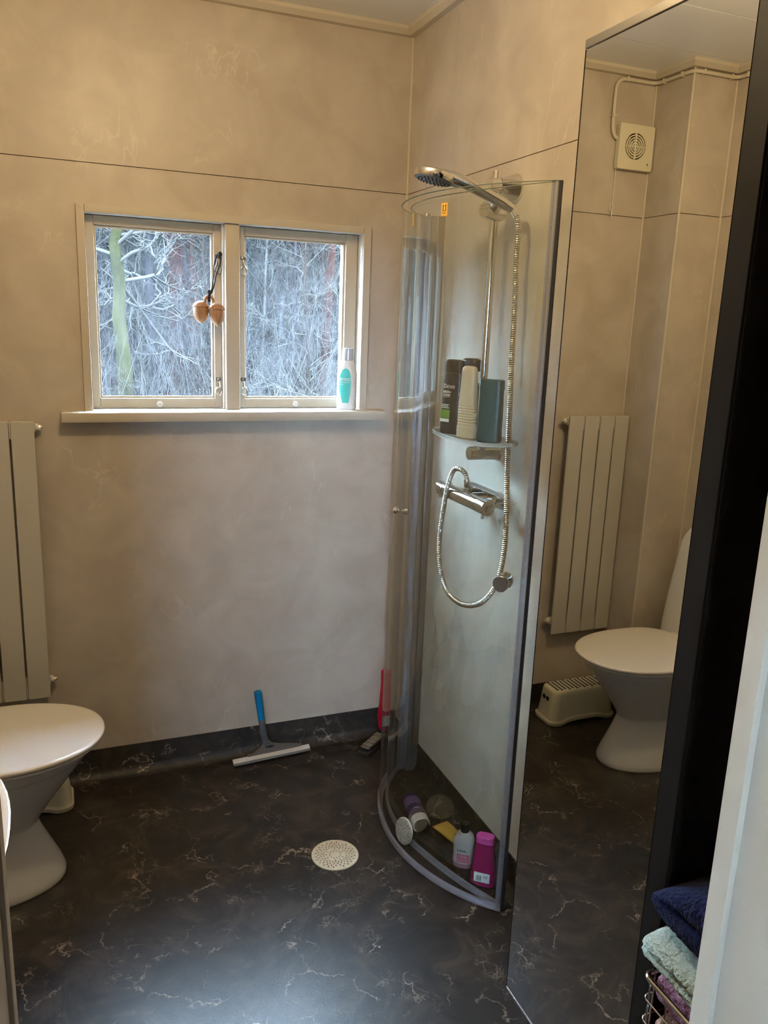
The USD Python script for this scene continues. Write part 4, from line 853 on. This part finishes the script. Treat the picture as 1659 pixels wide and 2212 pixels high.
# ------------------------------------------------------------------ extractor fan, conduit, pull cord
f = thing('extractor_fan', 'square cream extractor fan with a round ringed grille high on the back wall', 'extractor fan', (-1.325, 0, 2.105))
FX0, FX1, FZ0, FZ1 = -1.3985, -1.2525, 2.032, 2.1785; fc = ((FX0 + FX1) / 2 + .004, (FZ0 + FZ1) / 2 + .003)
plate = sbox(FX0, FZ0, FX1, FZ1).buffer(-.006).buffer(.006).difference(Point(*fc).buffer(.047, 32))
obj('housing', extrude(plate, .020, 'y', -.0235), 'plastic_cream', f)
obj('back_box', box(FX0 + .004, FX1 - .004, -.0035, -.0003, FZ0 + .004, FZ1 - .004), 'grille_dark', f)
def gring(r0, r1, y0, y1): return extrude(Point(*fc).buffer(r1, 32).difference(Point(*fc).buffer(r0, 32)), y1 - y0, 'y', y0)
for k in range(5): obj('grille_ring', gring(.0095 + k * .0084, .0135 + k * .0084, -.0235, -.017), 'plastic_cream', f)
obj('grille_hub', cyl((fc[0], -.017, fc[1]), (fc[0], -.0245, fc[1]), .0055, seg=20), 'plastic_cream', f)
obj('grille_bar', box(fc[0] - .0025, fc[0] + .0025, -.0240, -.0165, fc[1] - .047, fc[1] + .047), 'plastic_cream', f)
obj('grille_bar', box(fc[0] - .047, fc[0] + .047, -.0225, -.0165, fc[1] - .0012, fc[1] + .0012), 'plastic_cream', f)
fb = []
for k in range(7):
    a = 2 * math.pi * k / 7; fb.append(place(box(.008, .041, -.010, .010, -.0008, .0008), (fc[0], -.0085, fc[1]), (math.cos(a), 0, math.sin(a)), unit((-math.sin(a), .55, math.cos(a))), unit(np.cross((math.cos(a), 0, math.sin(a)), unit((-math.sin(a), .55, math.cos(a)))))))
obj('fan_blades', join(fb), 'radiator_cream', f)
obj('maker_mark', place(Polygon and extrude(Polygon([(0, .005), (.0015, .0015), (.005, 0), (.0015, -.0015), (0, -.005), (-.0015, -.0015), (-.005, 0), (-.0015, .0015)]), .0004, 'z', 0), (FX0 + .019, -.0236, FZ0 + .022), (1, 0, 0), (0, 0, 1), (0, -1, 0)), 'grille_dark', f)
cpz = ZTRIM - .0105
cp = [(FX1 - .001, -.009, 2.128), (-1.243, -.009, 2.129), (-1.232, -.009, 2.138), (-1.229, -.009, 2.16), (-1.229, -.009, 2.295), (-1.232, -.009, 2.310), (-1.245, -.009, cpz), (-1.275, -.009, cpz), (-1.38, -.009, cpz), (XP + .013, -.014, cpz), (XP + .009, -.028, cpz), (XP + .009, YP - .002, cpz), (XP + .003, YP - .009, cpz), (XP - .015, YP - .009, cpz), (XL + .022, YP - .009, cpz), (XL + .012, YP - .014, cpz), (XL + .009, YP - .026, cpz), (XL + .009, -1.2, cpz)]
dense = []
for i in range(len(cp) - 1):
    a_, b_ = np.array(cp[i]), np.array(cp[i + 1]); k = max(1, int(np.linalg.norm(b_ - a_) / .012))
    dense += [a_ + (b_ - a_) * q / k for q in range(k)]
dense = np.array(dense + [cp[-1]])
for _ in range(3): dense[1:-1] = (dense[:-2] + 2 * dense[1:-1] + dense[2:]) / 4
cd = thing('cable_conduit', 'cream cable conduit running under the ceiling moulding down to the extractor fan', 'cable', (-1.3, 0, 2.2))
obj('conduit_tube', tube(dense, .0062, 12), 'conduit_cream', cd)
for x, y, z, ax_ in ((-1.229, -.009, 2.20, 'z'), (-1.272, -.009, cpz, 'x'), (XP + .009, -.05, cpz, 'y'), (XP + .009, -.14, cpz, 'y'), (XP - .03, YP - .009, cpz, 'x'), (XL + .035, YP - .009, cpz, 'x'), (XL + .009, YP - .06, cpz, 'y')):
    e_ = .0035; r_ = .0078; h_ = dict(x=(e_, r_, r_), y=(r_, e_, r_), z=(r_, r_, e_))[ax_]
    obj('clamp', box(x - h_[0], x + h_[0], y - h_[1], y + h_[1], z - h_[2], z + h_[2], .001), 'conduit_cream', cd)
pc_ = thing('pull_cord', 'thin white pull cord with a knot hanging below the extractor fan', 'pull cord', (-1.262, -.012, 2.03))
a = np.linspace(0, 2 * np.pi, 24)
obj('cord_line', join(tube([(-1.258, -.010, 2.032), (-1.2578, -.010, 1.95), (-1.2578, -.010, 1.915)], .0010, 6), tube(np.stack([-1.2535 + .0065 * np.cos(a), np.full(24, -.011), 1.905 + .011 * np.sin(a)], 1), .0013, 6)), 'plastic_white', pc_)
obj('toggle', cyl((-1.2578, -.010, 1.893), (-1.2578, -.010, 1.870), .0026, .0020, 10, .0005), 'plastic_white', pc_)

# ------------------------------------------------------------------ lamps
lp = thing('ceiling_lamp', 'round glowing ceiling lamp in the middle of the bathroom ceiling', 'lamp', (LAMP_POS[0], LAMP_POS[1], ZCEIL - .001))
obj('ceiling_plate', lathe([(.06, -.012), (.065, -.010), (.065, 0), (0, 0)], (LAMP_POS[0], LAMP_POS[1], ZCEIL - .0005), (0, 0, 1), 36), 'paint_white', lp)
obj('stem', cyl((LAMP_POS[0], LAMP_POS[1], ZCEIL - .010), (LAMP_POS[0], LAMP_POS[1], LAMP_POS[2] + .06), .012, seg=14), 'chrome', lp)
gl = trimesh.creation.icosphere(3, .075); gl.apply_translation(LAMP_POS); obj('globe', gl, 'lamp_glow', lp, smooth=True)
# ------------------------------------------------------------------ outside the window: winter wood on a rising bank
gx, gy = np.meshgrid(np.linspace(-34, 34, 60), np.linspace(.6, 46, 60), indexing='ij')
def ground_z(x, y):
    y = np.asarray(y, float); return -.35 + np.clip((y - 4) * .13, 0, 4.2) + .25 * (meshkit.fbm(np.stack([np.asarray(x, float) * .35, y * .35, 0 * y], -1), 3, 3) - .5)
gv = np.stack([gx, gy, ground_z(gx, gy)], -1).reshape(-1, 3); q = np.arange(3600).reshape(60, 60)
gf = np.concatenate([np.stack([q[:-1, :-1], q[1:, :-1], q[1:, 1:]], -1).reshape(-1, 3), np.stack([q[:-1, :-1], q[1:, 1:], q[:-1, 1:]], -1).reshape(-1, 3)])
obj('woodland_ground', trimesh.Trimesh(gv, gf, process=False), 'leaf_litter', kind='structure', smooth=True)

def branchy(rng, x, y, h, r, lean=(0, 0), nb=26, start=.25, blen=.34, depth=3, rise=.35, curl=.25, gnarl=.05):
    """(trunk, branches) meshes of a leafless tree"""
    z0 = float(ground_z(x, y)) - .05; n = 14; t_ = np.linspace(0, 1, n)
    wob = np.cumsum(rng.normal(0, gnarl * h / n, (n, 2)), axis=0); P = np.stack([x + lean[0] * h * t_ + wob[:, 0], y + lean[1] * h * t_ + wob[:, 1], z0 + h * t_], 1)
    trunk = tube(P, r * (1 - .72 * t_), 8); out = []
    def limb(p, d, L_, r_, lev):
        k = 5 if lev < 2 else 4; pts = [p]; dd = np.array(d)
        for i in range(k - 1):
            dd = unit(dd + rng.normal(0, curl, 3) + np.array([0, 0, .08])); pts.append(pts[-1] + dd * L_ / (k - 1))
        pts = np.array(pts); out.append(tube(pts, np.linspace(r_, r_ * .4, k), 5 if lev == 0 else 3, cap=False))
        if lev + 1 < depth:
            for i in range(rng.integers(4, 8)):
                f_ = rng.uniform(.25, 1); q_ = f_ * (k - 1); j = min(int(q_), k - 2); bp = pts[j] + (pts[j + 1] - pts[j]) * (q_ - j)
                bd_ = unit(unit(pts[j + 1] - pts[j]) + rng.normal(0, .65, 3)); limb(bp, bd_, L_ * rng.uniform(.35, .6), max(r_ * .5, .0022), lev + 1)
    for b_ in range(nb):
        f_ = start + (1 - start) * (b_ + rng.uniform()) / nb; q_ = f_ * (n - 1); j = min(int(q_), n - 2); bp = P[j] + (P[j + 1] - P[j]) * (q_ - j)
        a_ = rng.uniform(0, 2 * math.pi); limb(bp, unit((math.cos(a_), math.sin(a_), rise + rng.normal(0, .25))), blen * h * (1.1 - .7 * f_) * rng.uniform(.6, 1.2), r * .30 * (1.15 - .7 * f_), 0)
    return trunk, join(out)

def tree(name, label, cat, x, y, h, r, bk_, tw, group=None, **kw):
    rng = np.random.default_rng(int(abs(x * 977 + y * 3571)) + 11); tr, br = branchy(rng, x, y, h, r, **kw)
    p = thing(name, label, cat, (x, y, float(ground_z(x, y))), group); obj('trunk', tr, bk_, p, smooth=40); obj('branches', br, tw, p, smooth=True); return p

def along(u, y):     # x of the point at depth y on the sight line that leaves the window at fraction u of its width
    xw = WX0 + (WX1 - WX0) * u; return CAM_POS[0] + (xw - CAM_POS[0]) * (y - CAM_POS[1]) / (-CAM_POS[1] + .05)

tree('mossy_tree', 'crooked mossy yellow-green tree with spreading bare branches beyond the left pane', 'tree', along(.135, 6.0), 6.0, 4.2, .085, 'bark_moss', 'twig_pale', nb=30, start=.42, blen=.36, rise=.25, curl=.33, gnarl=.10)
tree('pine_tree', 'reddish pine trunk, left of the pair seen through the left pane', 'tree', along(.300, 9.5), 9.5, 8.5, .115, 'bark_pine', 'twig_brown', nb=26, start=.28, blen=.14, lean=(-.004, 0))
tree('pine_tree', 'reddish pine trunk, right of the pair seen through the left pane', 'tree', along(.352, 9.9), 9.9, 8.8, .120, 'bark_pine', 'twig_brown', nb=26, start=.28, blen=.14, lean=(.004, 0))
tree('pine_tree', 'slim leaning reddish pine beyond the right pane', 'tree', along(.855, 8.0), 8.0, 7.5, .070, 'bark_pine', 'twig_brown', nb=24, start=.30, blen=.15, lean=(.034, 0))
tree('grey_tree', 'pale grey straight trunk in the middle of the left pane', 'tree', along(.232, 8.0), 8.0, 6.0, .065, 'bark_grey', 'twig_pale', nb=34, start=.22, blen=.22)
tree('bare_bush', 'bare bush with arching pale twigs at the right edge of the right pane', 'bush', along(1.02, 5.0), 5.0, 2.9, .028, 'twig_pale', 'twig_pale', nb=30, start=.18, blen=.42, rise=.5, curl=.30, lean=(-.05, 0))
for i, (u, y, h) in enumerate([(.05, 8.0, 4.4), (.42, 7.2, 4.0), (.62, 8.2, 5.0), (.74, 7.4, 4.6), (.92, 8.6, 5.2), (.18, 9.6, 5.6), (.50, 9.8, 5.8), (.68, 10.8, 6.0), (-.06, 6.6, 4.2), (.56, 6.2, 3.6), (.80, 6.0, 3.4), (.98, 9.8, 6.0), (.36, 8.6, 4.6)]):
    tree('bare_sapling', 'thin leafless sapling in the winter wood outside the window', 'tree', along(u, y), y, h, .022, ('bark_grey', 'twig_brown', 'twig_pale')[i % 3], ('twig_pale', 'twig_grey', 'twig_pale', 'twig_brown')[i % 4], group='leafless saplings in the wood', nb=34, start=.10, blen=.26, rise=.55, curl=.24)

# undergrowth of thin upright and arching stems
def thicket(name, label, n, y0, y1, mt, seed, hmin, hmax, rad):
    rng = np.random.default_rng(seed); ms = []
    y = rng.uniform(y0, y1, n); u = rng.uniform(-.25, 1.3, n); x = np.array([along(a_, b_) for a_, b_ in zip(u, y)]); z = ground_z(x, y)
    h = rng.uniform(hmin, hmax, n); k = 6; P = np.zeros((n, k, 3)); d = np.stack([rng.normal(0, .28, n), rng.normal(0, .28, n), np.ones(n)], 1); P[:, 0] = np.stack([x, y, z - .03], 1)
    for i in range(1, k):
        d = d + np.stack([rng.normal(0, .17, n), rng.normal(0, .17, n), np.full(n, -.06)], 1); d /= np.linalg.norm(d, axis=1)[:, None]; P[:, i] = P[:, i - 1] + d * (h / (k - 1))[:, None]
    a = np.linspace(0, 2 * np.pi, 3, endpoint=False); off = np.stack([np.cos(a), np.sin(a), 0 * a], 1)
    R_ = (rad * rng.uniform(.6, 1.5, n))[:, None] * np.linspace(1, .35, k)[None]
    V = P[:, :, None, :] + off[None, None] * R_[:, :, None, None]; V = V.reshape(-1, 3); F = []
    for i in range(k - 1):
        for j in range(3):
            a_, b_ = i * 3 + j, i * 3 + (j + 1) % 3; F += [(a_, b_, b_ + 3), (a_, b_ + 3, a_ + 3)]
    F = (np.array(F)[None] + (np.arange(n) * k * 3)[:, None, None]).reshape(-1, 3)
    obj(name, trimesh.Trimesh(V, F, process=False), mt, smooth=True, label=label, cat='undergrowth', kind='stuff')
thicket('undergrowth', 'dense pale leafless twigs of the near undergrowth outside', 1100, 4.0, 9.0, 'twig_pale', 21, .9, 2.3, .0038)
thicket('undergrowth', 'dense greyish leafless twigs of the far undergrowth outside', 2600, 9.0, 15.0, 'twig_grey', 22, 1.4, 4.0, .0055)
thicket('undergrowth', 'brownish low twigs and dead stems near the ground outside', 1500, 4.5, 11.0, 'twig_brown', 23, .5, 1.4, .0042)

# spruces closing the view
def spruce_mesh(seed):
    rng = np.random.default_rng(seed); V, F = [], []; H = 9.0
    for t_ in np.linspace(.03, .99, 62):
        R_ = 2.3 * (1 - t_) ** .85 + .12
        for k in range(int(15 + 13 * (1 - t_))):
            a_ = rng.uniform(0, 2 * math.pi); L_ = R_ * rng.uniform(.65, 1.1); z_ = H * t_ + rng.uniform(-.08, .08); w_ = .10 + .17 * L_; dr = -.28 * L_ * rng.uniform(.6, 1.3)
            c_, s_ = math.cos(a_), math.sin(a_); b0 = len(V); m_ = .55
            V += [(0, 0, z_), (c_ * L_ * m_ - s_ * w_, s_ * L_ * m_ + c_ * w_, z_ + dr * m_ - .10), (c_ * L_ * m_ + s_ * w_, s_ * L_ * m_ - c_ * w_, z_ + dr * m_ - .10), (c_ * L_ * m_, s_ * L_ * m_, z_ + dr * m_ + .05), (c_ * L_, s_ * L_, z_ + dr)]
            F += [(b0, b0 + 1, b0 + 3), (b0, b0 + 3, b0 + 2), (b0 + 1, b0 + 4, b0 + 3), (b0 + 3, b0 + 4, b0 + 2)]
    return trimesh.Trimesh(np.array(V), np.array(F), process=False)
sp_root = None
for i in range(22):
    row, k = (0, i) if i < 12 else (1, i - 12); y = 16.0 + 3.6 * row; x = -19.0 + k * 3.4 + 1.7 * row; z = float(ground_z(x, y)); sc = .70 + .06 * ((i * 7) % 5) / 4
    if sp_root is None:
        sp_root = thing('spruce_tree', 'dense dark spruce closing the view behind the bare trees outside', 'tree', (x, y, z - .2), 'spruces behind the bare wood')
        base_of[sp_root] = np.zeros(3)
        obj('foliage', spruce_mesh(5), 'spruce_green', sp_root, smooth=False); obj('trunk', tube([(0, 0, 0), (0, 0, 8.6)], [.16, .02], 8), 'bark_grey', sp_root)
    else:
        p = path_for('spruce_tree'); X = UsdGeom.Xform.Define(stage, p); X.AddTranslateOp().Set(Gf.Vec3d(x * K, y * K, (z - .2) * K)); X.AddRotateZOp().Set(37.0 * i); X.AddScaleOp().Set(Gf.Vec3f(1.05, 1.05, sc + .06))
        X.GetPrim().GetReferences().AddInternalReference(Sdf.Path(sp_root)); X.GetPrim().SetInstanceable(True)
        setd(X.GetPrim(), 'dense dark spruce closing the view behind the bare trees outside', 'tree', 'spruces behind the bare wood')
